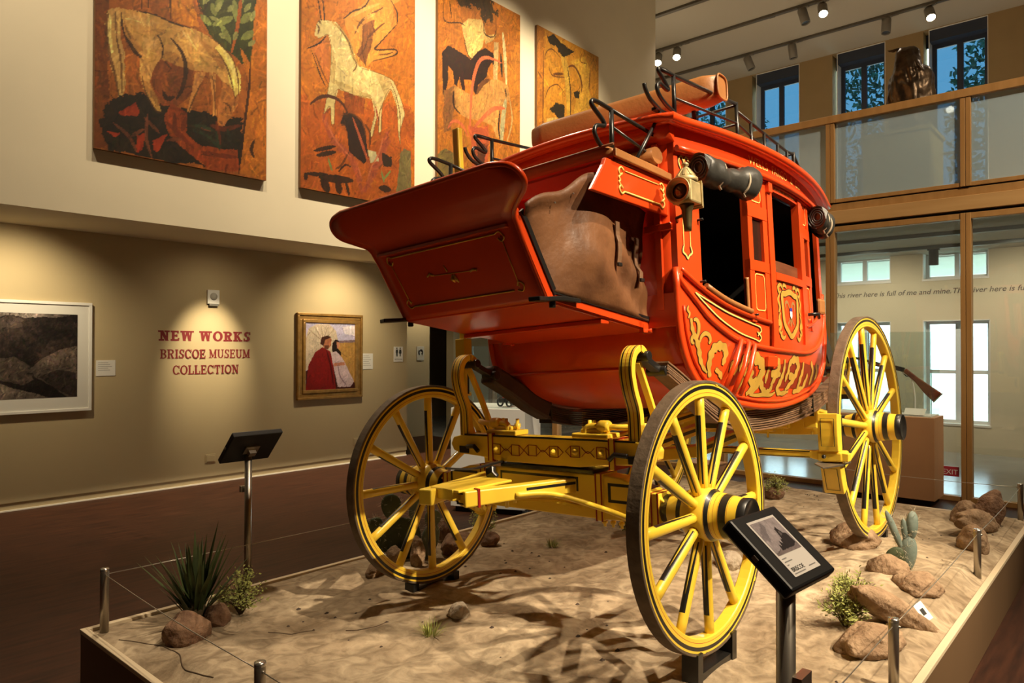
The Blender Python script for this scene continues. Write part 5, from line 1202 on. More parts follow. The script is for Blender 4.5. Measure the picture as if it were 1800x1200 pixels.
M_paint = vcol_mat('painted_surface', .5, .35); M_print = vcol_mat('printed_surface', .6, .2)
PZ0, PZ1 = 3.20, 6.585
def wpt(ox, oy, sc):
    return lambda L_: [((lambda p: (p.x, p.z))(at(ox+x/sc, oy+y/sc, Y=YU-.05))) for x, y in L_]
A = wpt(140, 0, 3); B = wpt(740, 0, 4); k_ = 1/190.   # metres per crop unit, for stroke widths
def panel(x0, x1, base, label):
    t = thing('mural_panel', ((x0+x1)/2, YU, PZ0), label, 'painting', 'mural panels on the upper wall')
    l = t.location
    obj('board', MB().b2(Vector((x0, YU-.05, PZ0))-l, Vector((x1, YU-.004, PZ1))-l), mat('panel_wood', (.20, .09, .03), .6), t, .003)
    return t, Canvas(x0, x1, PZ0, PZ1, 170, 320, base)
def finish(t, cv):
    l = t.location; cv.object('painted_face', lambda x, z: (x-l.x, -.0515, z-l.z), M_paint, t)
DK = (48, 26, 12)
# panel 1: a pale horse grazing
t, c = panel(2.444, 4.205, (156, 84, 30), 'tall orange mural panel with a pale grazing horse, leftmost of four')
c.poly(A([(60, -900), (160, -900), (150, 790), (60, 790)]), (104, 52, 20), .8, .1)
c.poly(A([(640, -300), (940, -300), (930, 330), (860, 330), (820, 300), (720, 220), (680, 150), (640, 60)]), (52, 56, 20), .95, .12)
c.poly(A([(470, -400), (600, -400), (600, 40), (640, 140), (590, 140), (500, 120), (470, 60)]), (192, 112, 32), 1, .06)
for p in ([(300, -400), (330, 60)], [(360, -400), (365, 70)], [(470, -300), (480, 100)], [(600, -100), (640, 60), (680, 0)]): c.line(A(p), .02, DK, .7)
for p in ([(700, 20), (715, 80)], [(705, 132), (805, 92)], [(745, 130), (795, 225)], [(815, 0), (825, 110)], [(855, 205), (925, 165)], [(850, 120), (905, 70)], [(640, 80), (690, 130)], [(760, -60), (720, 60)], [(880, -120), (850, 20)]): c.line(A(p), .075, (128, 128, 62), .9)
c.line(A([(800, 280), (830, 150), (850, 0), (870, -200)]), .04, (170, 84, 24))
c.poly(A([(150, 50), (210, 38), (228, 90), (215, 200), (240, 290), (244, 400), (232, 500), (200, 512), (180, 380), (150, 280), (135, 150)]), (190, 142, 74), 1, .05)
c.poly(A([(150, 520), (330, 490), (420, 560), (560, 580), (700, 610), (860, 620), (850, 870), (700, 885), (400, 835), (150, 800), (110, 650)]), (36, 27, 15), .96, .16)
c.poly(A([(200, 40), (300, 58), (400, 80), (500, 125), (600, 150), (680, 190), (740, 235), (800, 300), (845, 380), (850, 480), (830, 520), (760, 440), (715, 385), (600, 372), (520, 350), (430, 310), (400, 340), (370, 430), (420, 560), (432, 592), (400, 582), (340, 480), (322, 400), (320, 300), (250, 220), (222, 130)]), (200, 142, 68), 1, .03)
c.poly(A([(400, 340), (430, 310), (520, 350), (600, 372), (590, 500), (520, 560), (430, 560), (375, 430)]), (120, 60, 24), .9, .05)
for p in ([(610, 380), (665, 380), (640, 440), (602, 520), (582, 592), (565, 588), (590, 490)], [(680, 380), (716, 390), (716, 520), (722, 612), (704, 612), (700, 500)]): c.poly(A(p), (198, 128, 60), 1, .02)
c.poly(A([(755, 430), (842, 480), (834, 560), (804, 604), (762, 664), (730, 660), (728, 560)]), (176, 106, 46), 1, .04)
c.poly(A([(740, 235), (800, 300), (852, 400), (852, 480), (820, 510), (790, 430), (760, 330), (712, 250)]), (222, 186, 88), 1, .06)
for p in ([(430, 310), (520, 350), (600, 372), (600, 330), (520, 300), (440, 270)], [(222, 130), (250, 220), (320, 300), (330, 260), (270, 180), (240, 110)], [(640, 200), (720, 260), (760, 340), (740, 380), (690, 300)], [(340, 400), (370, 430), (420, 560), (400, 570), (350, 480)]): c.poly(A(p), (150, 92, 38), .55, .1)
for p in ([(260, 70), (360, 95), (420, 130), (330, 140), (260, 120)], [(330, 200), (400, 190), (400, 260), (350, 270)], [(520, 160), (600, 180), (660, 230), (600, 240)]): c.poly(A(p), (216, 164, 92), .6, .12)
c.poly(A([(480, 540), (560, 600), (560, 700), (640, 770), (830, 795), (842, 905), (700, 905), (640, 860), (560, 790), (470, 720), (440, 620)]), (146, 60, 20), 1, .06)
c.poly(A([(845, 250), (900, 330), (930, 0), (935, -900), (1000, -900), (985, 960), (838, 915), (870, 650), (895, 450)]), (184, 102, 28), 1, .05)
for p in ([(200, 590), (292, 545), (316, 590), (300, 616), (215, 606)], [(385, 740), (462, 705), (430, 772), (416, 802), (390, 792)], [(300, 720), (350, 700), (330, 790), (300, 810)], [(140, 690), (210, 700), (190, 725)]): c.poly(A(p), (158, 52, 20), 1, .03)
for p in ([(340, 620), (420, 700)], [(180, 650), (260, 720), (300, 800)], [(270, 720), (340, 680)], [(460, 740), (560, 730)], [(610, 660), (700, 690)], [(360, 600), (350, 720), (380, 830)]): c.line(A(p), .035, (120, 62, 34), .9)
for p, wd in (([(480, 200), (540, 280), (560, 370), (540, 470), (510, 520)], .045), ([(240, 190), (290, 270), (325, 302)], .045), ([(222, 60), (222, 130), (250, 220)], .02), ([(440, 480), (460, 520), (500, 510)], .05), ([(410, 180), (440, 250), (430, 310)], .02), ([(300, 58), (400, 80), (500, 125), (600, 150)], .018), ([(900, 330), (895, 450), (870, 650), (840, 915)], .03), ([(920, 740), (905, 790), (920, 830)], .04)): c.line(A(p), wd, DK, .85)
for p, wd in (([(150, 70), (140, 160), (155, 280), (185, 390), (205, 505)], .03), ([(190, 60), (195, 200), (215, 300), (222, 420), (225, 500)], .02), ([(330, 400), (345, 480), (400, 580), (432, 592)], .02), ([(700, 400), (712, 500), (715, 610)], .018), ([(640, 440), (602, 520), (575, 590)], .018), ([(760, 540), (790, 560), (800, 600)], .025), ([(735, 640), (755, 650)], .03), ([(770, 250), (815, 330), (835, 420), (838, 500)], .02), ([(720, 260), (770, 340), (800, 430), (815, 505)], .02), ([(680, 190), (740, 235), (800, 300)], .016)): c.line(A(p), wd, (88, 52, 22), .75)
for p in ([(760, 265), (805, 340), (828, 430)], [(750, 250), (790, 320), (812, 400)], [(160, 80), (158, 180), (172, 280)]): c.line(A(p), .03, (236, 206, 116), .8)
for p in ([(690, 660), (760, 680), (850, 660)], [(450, 640), (520, 700), (600, 780)], [(560, 620), (540, 690)], [(720, 640), (740, 760)], [(500, 600), (510, 700), (560, 740)], [(640, 800), (740, 820), (830, 830)]): c.line(A(p), .05, (104, 42, 18), .8)
for p in ([(600, 690), (680, 720), (740, 790)], [(590, 660), (660, 670), (720, 700)], [(780, 680), (800, 770)], [(720, 690), (730, 780)]): c.line(A(p), .035, (44, 52, 30), .9)
for p in ([(720, 60), (745, 10)], [(780, 60), (810, 30)], [(690, 90), (735, 110)], [(870, 60), (900, 20)], [(890, 240), (925, 215)], [(760, 200), (740, 180)], [(830, 170), (812, 210)], [(650, 20), (690, -30)], [(900, 110), (925, 60)]): c.line(A(p), .05, (150, 146, 80), .85)
c.brush(4200, .12, .020, .22, 1).shade(.2); finish(t, c)
# panel 2: a pale horse above a dark foal
t, c = panel(4.642, 6.383, (186, 104, 26), 'orange mural panel with a pale standing horse over a dark foal')
c.poly(A([(1140, 520), (1760, 560), (1760, 1100), (1140, 1010)]), (164, 72, 22), .7, .3)
c.poly(A([(1390, 100), (1440, 60), (1500, 20), (1600, -250), (1740, -400), (1690, 0), (1650, 30), (1672, 130), (1580, 230), (1560, 262), (1665, 262), (1660, 292), (1545, 322), (1500, 360), (1440, 300), (1420, 200)]), (206, 132, 48), 1, .04)
for p in ([(1390, 100), (1440, 60), (1520, 10), (1600, -250)], [(1672, 130), (1580, 230), (1560, 262), (1665, 262), (1660, 292), (1545, 322)], [(1640, 0), (1675, 70), (1672, 130)], [(1500, 130), (1490, 260), (1510, 350)], [(1250, -60), (1275, 110), (1292, 112), (1275, -60)], [(1540, 120), (1560, 180)]): c.line(A(p), .022, DK, .85)
c.poly(A([(1490, 140), (1560, 100), (1545, 210), (1510, 345), (1460, 290), (1490, 220)]), (110, 58, 22), .8, .06)
c.poly(A([(1195, 255), (1290, 200), (1320, 215), (1310, 300), (1318, 430), (1250, 290)]), (190, 104, 40), 1, .03); c.line(A([(1200, 255), (1260, 230), (1300, 190)]), .02, DK); c.line(A([(1225, 270), (1270, 400), (1300, 460)]), .018, DK)
c.poly(A([(1390, 470), (1508, 500), (1500, 600), (1400, 600)]), (140, 66, 22), 1, .05)
HORSE2 = [(1248, 128), (1262, 108), (1300, 108), (1350, 115), (1400, 180), (1432, 240), (1470, 345), (1560, 380), (1620, 405), (1655, 430), (1692, 520), (1714, 600), (1690, 690), (1692, 765), (1680, 700), (1672, 560), (1640, 470), (1600, 540), (1592, 600), (1590, 692), (1578, 702), (1568, 620), (1542, 722), (1528, 714), (1556, 600), (1540, 520), (1450, 502), (1362, 470), (1346, 540), (1342, 652), (1328, 655), (1320, 560), (1288, 600), (1298, 540), (1320, 400), (1326, 250), (1310, 182), (1262, 202), (1238, 186)]
c.poly(A(HORSE2), (212, 182, 112), 1, .015); c.line(A(HORSE2+HORSE2[:1]), .012, (96, 62, 24), .6)
c.line(A([(1330, 115), (1385, 165), (1425, 235), (1445, 300), (1475, 345)]), .05, (170, 130, 60), .9); c.line(A([(1370, 150), (1415, 215), (1440, 290)]), .02, DK, .6)
for p in ([(1340, 420), (1450, 470), (1540, 500), (1540, 520), (1450, 502), (1362, 470)], [(1560, 380), (1620, 405), (1650, 440), (1610, 520), (1590, 470)], [(1330, 250), (1350, 350), (1340, 450), (1322, 420)]): c.poly(A(p), (166, 128, 66), .5, .08)
c.line(A([(1215, 550), (1262, 515), (1320, 508), (1380, 540), (1420, 610)]), .045, (78, 38, 16))
c.poly(A([(1372, 650), (1390, 598), (1440, 600), (1490, 640), (1512, 740), (1524, 830), (1500, 865), (1420, 800), (1410, 700), (1396, 658)]), (48, 28, 18), 1, .03)
for p, wd in (([(1280, 600), (1340, 740), (1440, 850), (1490, 1020)], .10), ([(1622, 690), (1600, 800), (1545, 920), (1500, 1010)], .10), ([(1440, 620), (1490, 760), (1530, 880)], .04), ([(1590, 800), (1640, 740)], .05), ([(1560, 560), (1580, 660)], .03)): c.line(A(p), wd, (160, 74, 42), .95)
for p, wd in (([(1190, 915), (1310, 922)], .05), ([(1195, 915), (1190, 945)], .06), ([(1265, 935), (1440, 952)], .10), ([(1280, 940), (1310, 1010)], .12), ([(1360, 950), (1370, 1020)], .10), ([(1235, 795), (1350, 770)], .05), ([(1250, 820), (1350, 800)], .06), ([(1365, 905), (1400, 870), (1430, 880)], .025), ([(1580, 990), (1640, 1000)], .09), ([(1405, 960), (1420, 1030)], .05)): c.line(A(p), wd, (44, 26, 14), .9)
c.poly(A([(1520, 790), (1560, 800), (1575, 850), (1530, 860)]), (190, 170, 120), 1, .06); c.poly(A([(1590, 810), (1645, 830), (1640, 880), (1600, 880)]), (52, 34, 20), 1, .08)
for p in ([(1310, 830), (1330, 900)], [(1590, 900), (1605, 960)], [(1640, 900), (1600, 950)]): c.line(A(p), .03, (120, 126, 62))
c.poly(A([(1690, 810), (1712, 782), (1745, 800), (1752, 1030), (1668, 1030)]), (116, 98, 54), 1, .03)
for p, wd in (([(1250, 128), (1262, 150), (1255, 180)], .025), ([(1262, 108), (1270, 125)], .03), ([(1390, 602), (1440, 604), (1490, 645), (1512, 740)], .03), ([(1500, 650), (1530, 700), (1530, 780)], .03), ([(1380, 660), (1400, 655)], .03), ([(1420, 800), (1380, 870), (1350, 890)], .03), ([(1450, 180), (1480, 120), (1530, 80), (1600, 40)], .03), ([(1520, 200), (1570, 150), (1610, 120)], .025), ([(1470, 300), (1500, 260), (1520, 200)], .02), ([(1575, 290), (1620, 285), (1655, 275)], .02), ([(1240, 280), (1280, 380), (1310, 440)], .02), ([(1640, 430), (1672, 520), (1690, 620), (1688, 720)], .016), ([(1600, 540), (1580, 600), (1576, 690)], .014), ([(1440, 300), (1460, 345), (1440, 380)], .02)): c.line(A(p), wd, (86, 46, 18), .8)
for p in ([(1430, 90), (1500, 50), (1580, 20)], [(1500, 100), (1560, 70)], [(1440, 130), (1470, 170)]): c.line(A(p), .04, (226, 158, 74), .8)
for p in ([(1300, 640), (1350, 740), (1430, 830)], [(1600, 720), (1580, 800), (1540, 880)], [(1470, 880), (1490, 960)], [(1545, 860), (1520, 940)]): c.line(A(p), .025, (196, 104, 62), .8)
c.brush(4200, .12, .020, .16, 2).shade(.16); finish(t, c)
# panel 3: dark horse behind a pale one
t, c = panel(6.80, 8.555, (184, 110, 30), 'orange mural panel with a black horse behind a pale horse')
c.poly(B([(100, -300), (700, -300), (690, 250), (600, 500), (680, 1200), (100, 1200)]), (172, 94, 28), .5, .4)
c.poly(B([(240, -200), (520, -200), (540, 120), (500, 110), (440, 150), (420, 90), (340, 60), (265, 0)]), (52, 38, 16), .85, .5)
c.poly(B([(285, 180), (330, 130), (430, 140), (452, 230), (430, 330), (360, 415), (330, 385), (300, 260)]), (216, 170, 92), 1, .06)
c.poly(B([(440, 250), (530, 245), (500, 290), (450, 310)]), (210, 160, 84), 1, .04)
for p in ([(160, 0), (165, 145), (270, 160), (310, 180)], [(450, 60), (445, 230), (520, 250), (525, 110)], [(200, 0), (215, 130)], [(300, 260), (330, 385), (360, 415)]): c.line(B(p), .02, DK, .8)
c.poly(B([(148, 370), (190, 318), (240, 345), (330, 400), (352, 420), (400, 360), (450, 338), (532, 390), (548, 440), (532, 512), (515, 480), (500, 440), (472, 480), (462, 540), (400, 600), (390, 676), (370, 640), (352, 560), (302, 560), (312, 634), (290, 634), (270, 540), (252, 604), (234, 592), (225, 500), (190, 460), (192, 560), (166, 664), (154, 664), (150, 500)]), (46, 23, 13), 1, .02)
c.poly(B([(510, 300), (545, 300), (540, 560), (510, 560)]), (190, 150, 90), 1, .03); c.line(B([(575, 230), (590, 400), (600, 600)]), .07, (206, 180, 118)); c.line(B([(560, 380), (570, 540)]), .05, (40, 36, 24))
c.poly(B([(160, 640), (230, 600), (300, 640), (380, 672), (440, 600), (500, 560), (560, 562), (612, 600), (622, 680), (590, 762), (562, 762), (550, 870), (556, 962), (530, 972), (500, 880), (420, 850), (330, 832), (270, 800), (228, 740), (205, 910), (160, 930), (160, 760)]), (190, 130, 62), 1, .03)
c.poly(B([(160, 640), (230, 600), (235, 740), (205, 910), (160, 940), (155, 760)]), (128, 76, 34), .85, .08); c.line(B([(390, 660), (430, 590), (480, 560)]), .07, (96, 54, 26), .8)
for p in ([(228, 640), (230, 740), (275, 800)], [(555, 770), (545, 900), (560, 1000)], [(590, 620), (600, 680)]): c.line(B(p), .03, (50, 30, 16))
c.line(B([(595, 700), (575, 850), (565, 1010)]), .10, (178, 160, 108)); c.line(B([(620, 680), (640, 850), (600, 1010)]), .03, (190, 150, 84))
for p, wd in (([(345, 900), (352, 700), (370, 550), (410, 432), (470, 405), (565, 442)], .06), ([(370, 900), (450, 815), (520, 762), (590, 762)], .07), ([(190, 900), (230, 850), (290, 880), (330, 960)], .05)): c.line(B(p), wd, (200, 98, 54))
c.poly(B([(330, 880), (400, 900), (470, 880), (480, 960), (460, 1300), (360, 1300), (350, 1000)]), (184, 82, 42), 1, .05)
c.poly(B([(390, 1000), (470, 1020), (440, 1180), (390, 1160)]), (92, 48, 24), .9, .15); c.poly(B([(115, 1080), (170, 1040), (230, 1080), (220, 1300), (120, 1300)]), (120, 96, 46), 1, .04)
c.brush(4200, .12, .020, .17, 3).shade(.15); finish(t, c)
# panel 4: bare twisting trees
t, c = panel(8.978, 10.717, (196, 128, 34), 'orange mural panel of twisting bare trees, rightmost of four')
c.poly(B([(800, -100), (870, -100), (860, 1000), (800, 1000)]), (178, 104, 28), .8, .05)
c.poly(B([(1050, 430), (1150, 395), (1195, 500), (1180, 640), (1205, 700), (1150, 830), (1060, 850), (1090, 700), (1130, 600), (1090, 500)]), (208, 150, 48), 1, .03)
c.line(B([(985, 290), (1005, 420), (1030, 560), (1040, 860)]), .17, (204, 152, 52)); c.line(B([(1030, 470), (1052, 650), (1050, 860)]), .03, (70, 40, 16))
for p, wd in (([(1035, 470), (1075, 465), (1115, 530), (1130, 600), (1125, 650)], .05), ([(870, 480), (875, 380), (920, 345), (985, 410)], .02), ([(900, 470), (925, 530), (1010, 545)], .025), ([(870, 700), (900, 620), (960, 595), (1010, 660)], .02), ([(862, 360), (855, 930)], .03), ([(1190, 480), (1180, 640)], .03), ([(1130, 380), (1120, 430), (1170, 450)], .02), ([(820, 500), (850, 550)], .03), ([(930, 520), (1000, 520)], .05)): c.line(B(p), wd, (92, 48, 18), .85)
for p in ([(888, 262), (940, 240), (985, 300), (1080, 360), (1060, 380), (1000, 400), (960, 330), (905, 300)], [(900, 770), (955, 725), (1010, 745), (1005, 870), (950, 820)], [(1068, 655), (1120, 635), (1115, 690), (1085, 700)], [(1160, 780), (1215, 790), (1200, 820)]): c.poly(B(p), (48, 36, 16), 1, .12)
c.poly(B([(885, 830), (950, 825), (990, 880), (940, 940), (880, 920)]), (214, 164, 80), 1, .03)
c.brush(4200, .12, .020, .17, 3).shade(.15); finish(t, c)

# ------------------------------------------------------------------ pictures on the lower wall
def wlow(x, y): p = at(x, y, Y=YW-.03); return (p.x, p.z)
Lw = lambda L_: [wlow(x/2.571, 480+y/2.571) for x, y in L_]
# black and white photograph in a white frame
fx1, fz0, fz1 = at(161, 560, Y=YW-.02).x, at(100, 724, Y=YW).z+.01, at(100, 530, Y=YW).z
fz0, fz1 = .645, 1.803; fx1 = 2.812; fx0 = .95
t = thing('framed_photograph', ((fx0+fx1)/2, YW, fz0), 'black and white landscape photograph in a white mount and frame', 'picture'); l = t.location
fw_ = .03
obj('frame', MB().b2(Vector((fx0, YW-.045, fz0))-l, Vector((fx1, YW-.002, fz0+fw_))-l).b2(Vector((fx0, YW-.045, fz1-fw_))-l, Vector((fx1, YW-.002, fz1))-l).b2(Vector((fx0, YW-.045, fz0+fw_))-l, Vector((fx0+fw_, YW-.002, fz1-fw_))-l).b2(Vector((fx1-fw_, YW-.045, fz0+fw_))-l, Vector((fx1, YW-.002, fz1-fw_))-l), M_white, t, .003)
obj('mount', MB().b2(Vector((fx0+fw_, YW-.03, fz0+fw_))-l, Vector((fx1-fw_, YW-.004, fz1-fw_))-l), mat('mount_board', (.68, .66, .62), .8), t)
c = Canvas(1.09, 2.674, .80, 1.672, 220, 130, (34, 27, 24))
c.poly(Lw([(-400, 175), (347, 180), (347, 200), (-400, 205)]), (128, 116, 104), 1, .02)
c.poly(Lw([(-400, 195), (60, 188), (120, 200), (190, 195), (260, 205), (347, 190), (347, 330), (200, 380), (-400, 380)]), (40, 32, 28), 1, .06)
c.shade(.5)
c.poly(Lw([(-300, 200), (50, 190), (120, 205), (100, 240), (0, 250), (-300, 260)]), (82, 70, 62), .7, .1)
c.poly(Lw([(135, 432), (200, 380), (270, 345), (347, 328), (347, 560), (300, 560), (230, 510), (150, 465)]), (84, 72, 62), 1, .02)
c.poly(Lw([(170, 470), (260, 440), (347, 450), (347, 570), (250, 530)]), (38, 31, 27), .8, .06)
c.poly(Lw([(-400, 400), (-20, 388), (60, 378), (130, 420), (150, 485), (100, 510), (0, 480), (-400, 490)]), (74, 63, 54), 1, .05)
c.poly(Lw([(-400, 510), (0, 495), (60, 520), (220, 566), (120, 575), (-400, 560)]), (118, 104, 90), .9, .04)
c.brush(3000, .05, .012, .35, 6).shade(.4); c.object('photo_print', lambda x, z: (x-l.x, -.032, z-l.z), M_print, t, (1, 1, 1.1))
# oil painting in a gilt frame
gx0, gx1, gz0, gz1 = 5.318, 6.388, .618, 1.80
t = thing('framed_painting', ((gx0+gx1)/2, YW, gz0), 'gilt framed painting of a couple seated before a wagon cover', 'painting'); l = t.location
M_gilt = mat('gilt_frame', (.36, .20, .055), .4, metal=.5, var=.25, vscale=14)
for k, (w0, w1, dep) in enumerate(((0, .035, .05), (.035, .085, .032), (.085, .13, .045))):
    mb = MB()
    for a, b, c_, d_ in ((gx0+w0, gx1-w0, gz0+w0, gz0+w1), (gx0+w0, gx1-w0, gz1-w1, gz1-w0), (gx0+w0, gx0+w1, gz0+w1, gz1-w1), (gx1-w1, gx1-w0, gz0+w1, gz1-w1)):
        mb.b2(Vector((a, YW-dep, c_))-l, Vector((b, YW-.002, d_))-l)
    obj(('outer_moulding', 'frame', 'inner_moulding')[k], mb, M_gilt, t, .006)
c = Canvas(gx0+.13, gx1-.13, gz0+.13, gz1-.13, 120, 140, (176, 168, 182))
P_ = lambda L_: [(gx0+.13+(x-1380)/217*(gx1-gx0-.26), gz1-.13-(y-215)/305*(gz1-gz0-.26)) for x, y in L_]
c.poly(P_([(1540, 230), (1600, 225), (1600, 275), (1550, 265)]), (226, 214, 204), .9, .05); c.poly(P_([(1500, 300), (1600, 298), (1600, 520), (1500, 520)]), (170, 128, 62), 1, .02); c.poly(P_([(1520, 296), (1600, 290), (1600, 304), (1520, 306)]), (116, 96, 96), 1, .03)
c.poly(P_([(1380, 290), (1395, 240), (1430, 220), (1480, 218), (1512, 250), (1522, 310), (1500, 400), (1380, 430)]), (188, 170, 138), 1, .02)
for k in range(5): c.line(P_([(1455, 300), (1390+k*28, 225+abs(k-2)*9)]), .012, (130, 112, 84), .7)
c.poly(P_([(1380, 430), (1520, 420), (1600, 500), (1600, 525), (1380, 525)]), (62, 24, 18), 1, .04)
c.poly(P_([(1382, 520), (1392, 410), (1420, 350), (1452, 325), (1486, 345), (1502, 420), (1512, 520)]), (120, 20, 16), 1, .02); c.line(P_([(1470, 340), (1490, 420), (1500, 500)]), .03, (74, 10, 10))
c.poly(P_([(1448, 300), (1458, 278), (1480, 275), (1492, 290), (1490, 318), (1478, 334), (1458, 330)]), (158, 100, 64), 1, .01); c.poly(P_([(1442, 310), (1450, 280), (1475, 270), (1490, 280), (1466, 290), (1456, 320)]), (58, 30, 18), 1, .015); c.poly(P_([(1460, 318), (1482, 318), (1476, 336), (1462, 334)]), (92, 52, 34), 1)
c.poly(P_([(1494, 340), (1496, 305), (1510, 290), (1524, 295), (1520, 330), (1535, 350), (1530, 390), (1500, 370)]), (34, 20, 16), 1, .015); c.poly(P_([(1514, 300), (1526, 304), (1526, 326), (1516, 332)]), (176, 118, 84), 1)
c.poly(P_([(1488, 352), (1512, 345), (1540, 375), (1562, 420), (1594, 488), (1578, 512), (1520, 510), (1504, 430)]), (196, 172, 166), 1, .02); c.poly(P_([(1500, 400), (1550, 395), (1552, 410), (1505, 415)]), (180, 116, 84), 1); c.line(P_([(1520, 400), (1530, 460), (1560, 505)]), .02, (140, 116, 118))
c.brush(900, .06, .012, .14, 5).shade(.12); c.object('canvas', lambda x, z: (x-l.x, -.028, z-l.z), M_print, t, (1, 1, 1.2))
# caption cards, plates, speaker, signs
M_grey = mat('grey_print', (.25, .24, .23), .8)
def card(name, x0, x1, z0, z1, label, cat, lines=5, th=.006, y=None):
    y = YW if y is None else y
    o = obj(name, MB().b2((x0, y-th, z0), (x1, y-.0005, z1)), M_white, None, .001); tag(o, label, cat)
    mb = MB(); h = (z1-z0)
    for i in range(lines):
        zz = z1-h*(.16+.12*i); mb.b2((x0+(x1-x0)*.1, y-th-.0006, zz), (x0+(x1-x0)*(.62+.2*((i*7) % 3)/2), y-th, zz+h*.022))
    obj('print_lines', mb, M_grey, o); return o
card('caption_card', 2.865, 3.062, 1.012, 1.183, 'white caption card to the right of the landscape photograph', 'label')
card('caption_card', 6.405, 6.60, 1.012, 1.245, 'white caption card to the right of the gilt framed painting', 'label', 6)
sp = thing('wall_speaker', (4.165, YW, 1.83), 'small square white speaker box above the red lettering', 'speaker')
obj('case', MB().b2((-.075, -.03, .03), (.075, 0, .20)), M_white, sp, .004); obj('grille', MB().lathe([(.0, -.034), (.045, -.034), (.045, -.030)], (0, 0, .12), 'Y', 24, caps=False), mat('grey_grille', (.45, .43, .38), .7), sp)
obj('switch_bar', MB().b2((-.055, -.035, .005), (.06, 0, .03)), mat('grey_switch', (.2, .19, .17), .6), sp, .002)
for x, lab in ((6.32, 'tan outlet cover near the floor below the gilt frame'), (4.15, 'tan outlet cover near the floor behind the kiosk tablet')):
    o = obj('outlet_cover', MB().b2((x-.065, YW-.008, -.08), (x+.065, YW, .025)), M_wall, None, .003); tag(o, lab, 'outlet'); obj('cover_lid', MB().b2((x-.05, YW-.014, -.065), (x+.05, YW-.008, .01)), M_wall, o, .002)
def pictogram(mb, cx, z, k, y, dress):
    mb.prism([(cx+.009*k*math.cos(a), z+.052*k+.009*k*math.sin(a)) for a in (2*math.pi*i/12 for i in range(12))], 'Y', y-.001, y)
    body_ = [(-.014, .038), (.014, .038), (.02, .0), (.014, -.0), (.012, .02), (.018, -.012), (.008, -.012), (.007, -.045), (-.007, -.045), (-.008, -.012), (-.018, -.012), (-.012, .02), (-.014, 0), (-.02, 0)] if dress else [(-.014, .038), (.014, .038), (.017, .0), (.011, .0), (.010, -.045), (.002, -.045), (.0, -.01), (-.002, -.045), (-.010, -.045), (-.011, 0), (-.017, 0)]
    mb.prism([(cx+a*k, z+b*k) for a, b in body_], 'Y', y-.001, y)
rs_ = obj('restroom_sign', MB().b2((6.99, YW-.008, 1.115), (7.17, YW, 1.345)), M_white, None, .003); tag(rs_, 'white restroom sign with two figures at the end of the tan wall', 'sign')
mb = MB(); pictogram(mb, 7.05, 1.255, 1.3, YW-.008, False); pictogram(mb, 7.115, 1.255, 1.3, YW-.008, True); obj('pictogram', mb, M_blk, rs_)
v_, f_ = text_mesh('RESTROOMS', .026, 0, 1, 'CENTER'); obj('sign_lettering', MB().add([(7.08+a, YW-.0095, 1.145+b) for a, b, _ in v_], f_), M_blk, rs_)
xs_ = at(739, 625, Y=10.29).x
r2 = obj('fountain_sign', MB().b2((xs_-.09, 10.285, 1.10), (xs_+.09, 10.298, 1.36)), mat('dim_sign', (.5, .47, .4), .6), None, .003); tag(r2, 'sign plate with a round black symbol on the dim passage wall', 'sign')
obj('pictogram', MB().tube([(xs_+.045*math.cos(a), 10.284, 1.25+.045*math.sin(a)) for a in (math.pi*(-.3+1.6*i/16) for i in range(17))], .014, 6), M_blk, r2)

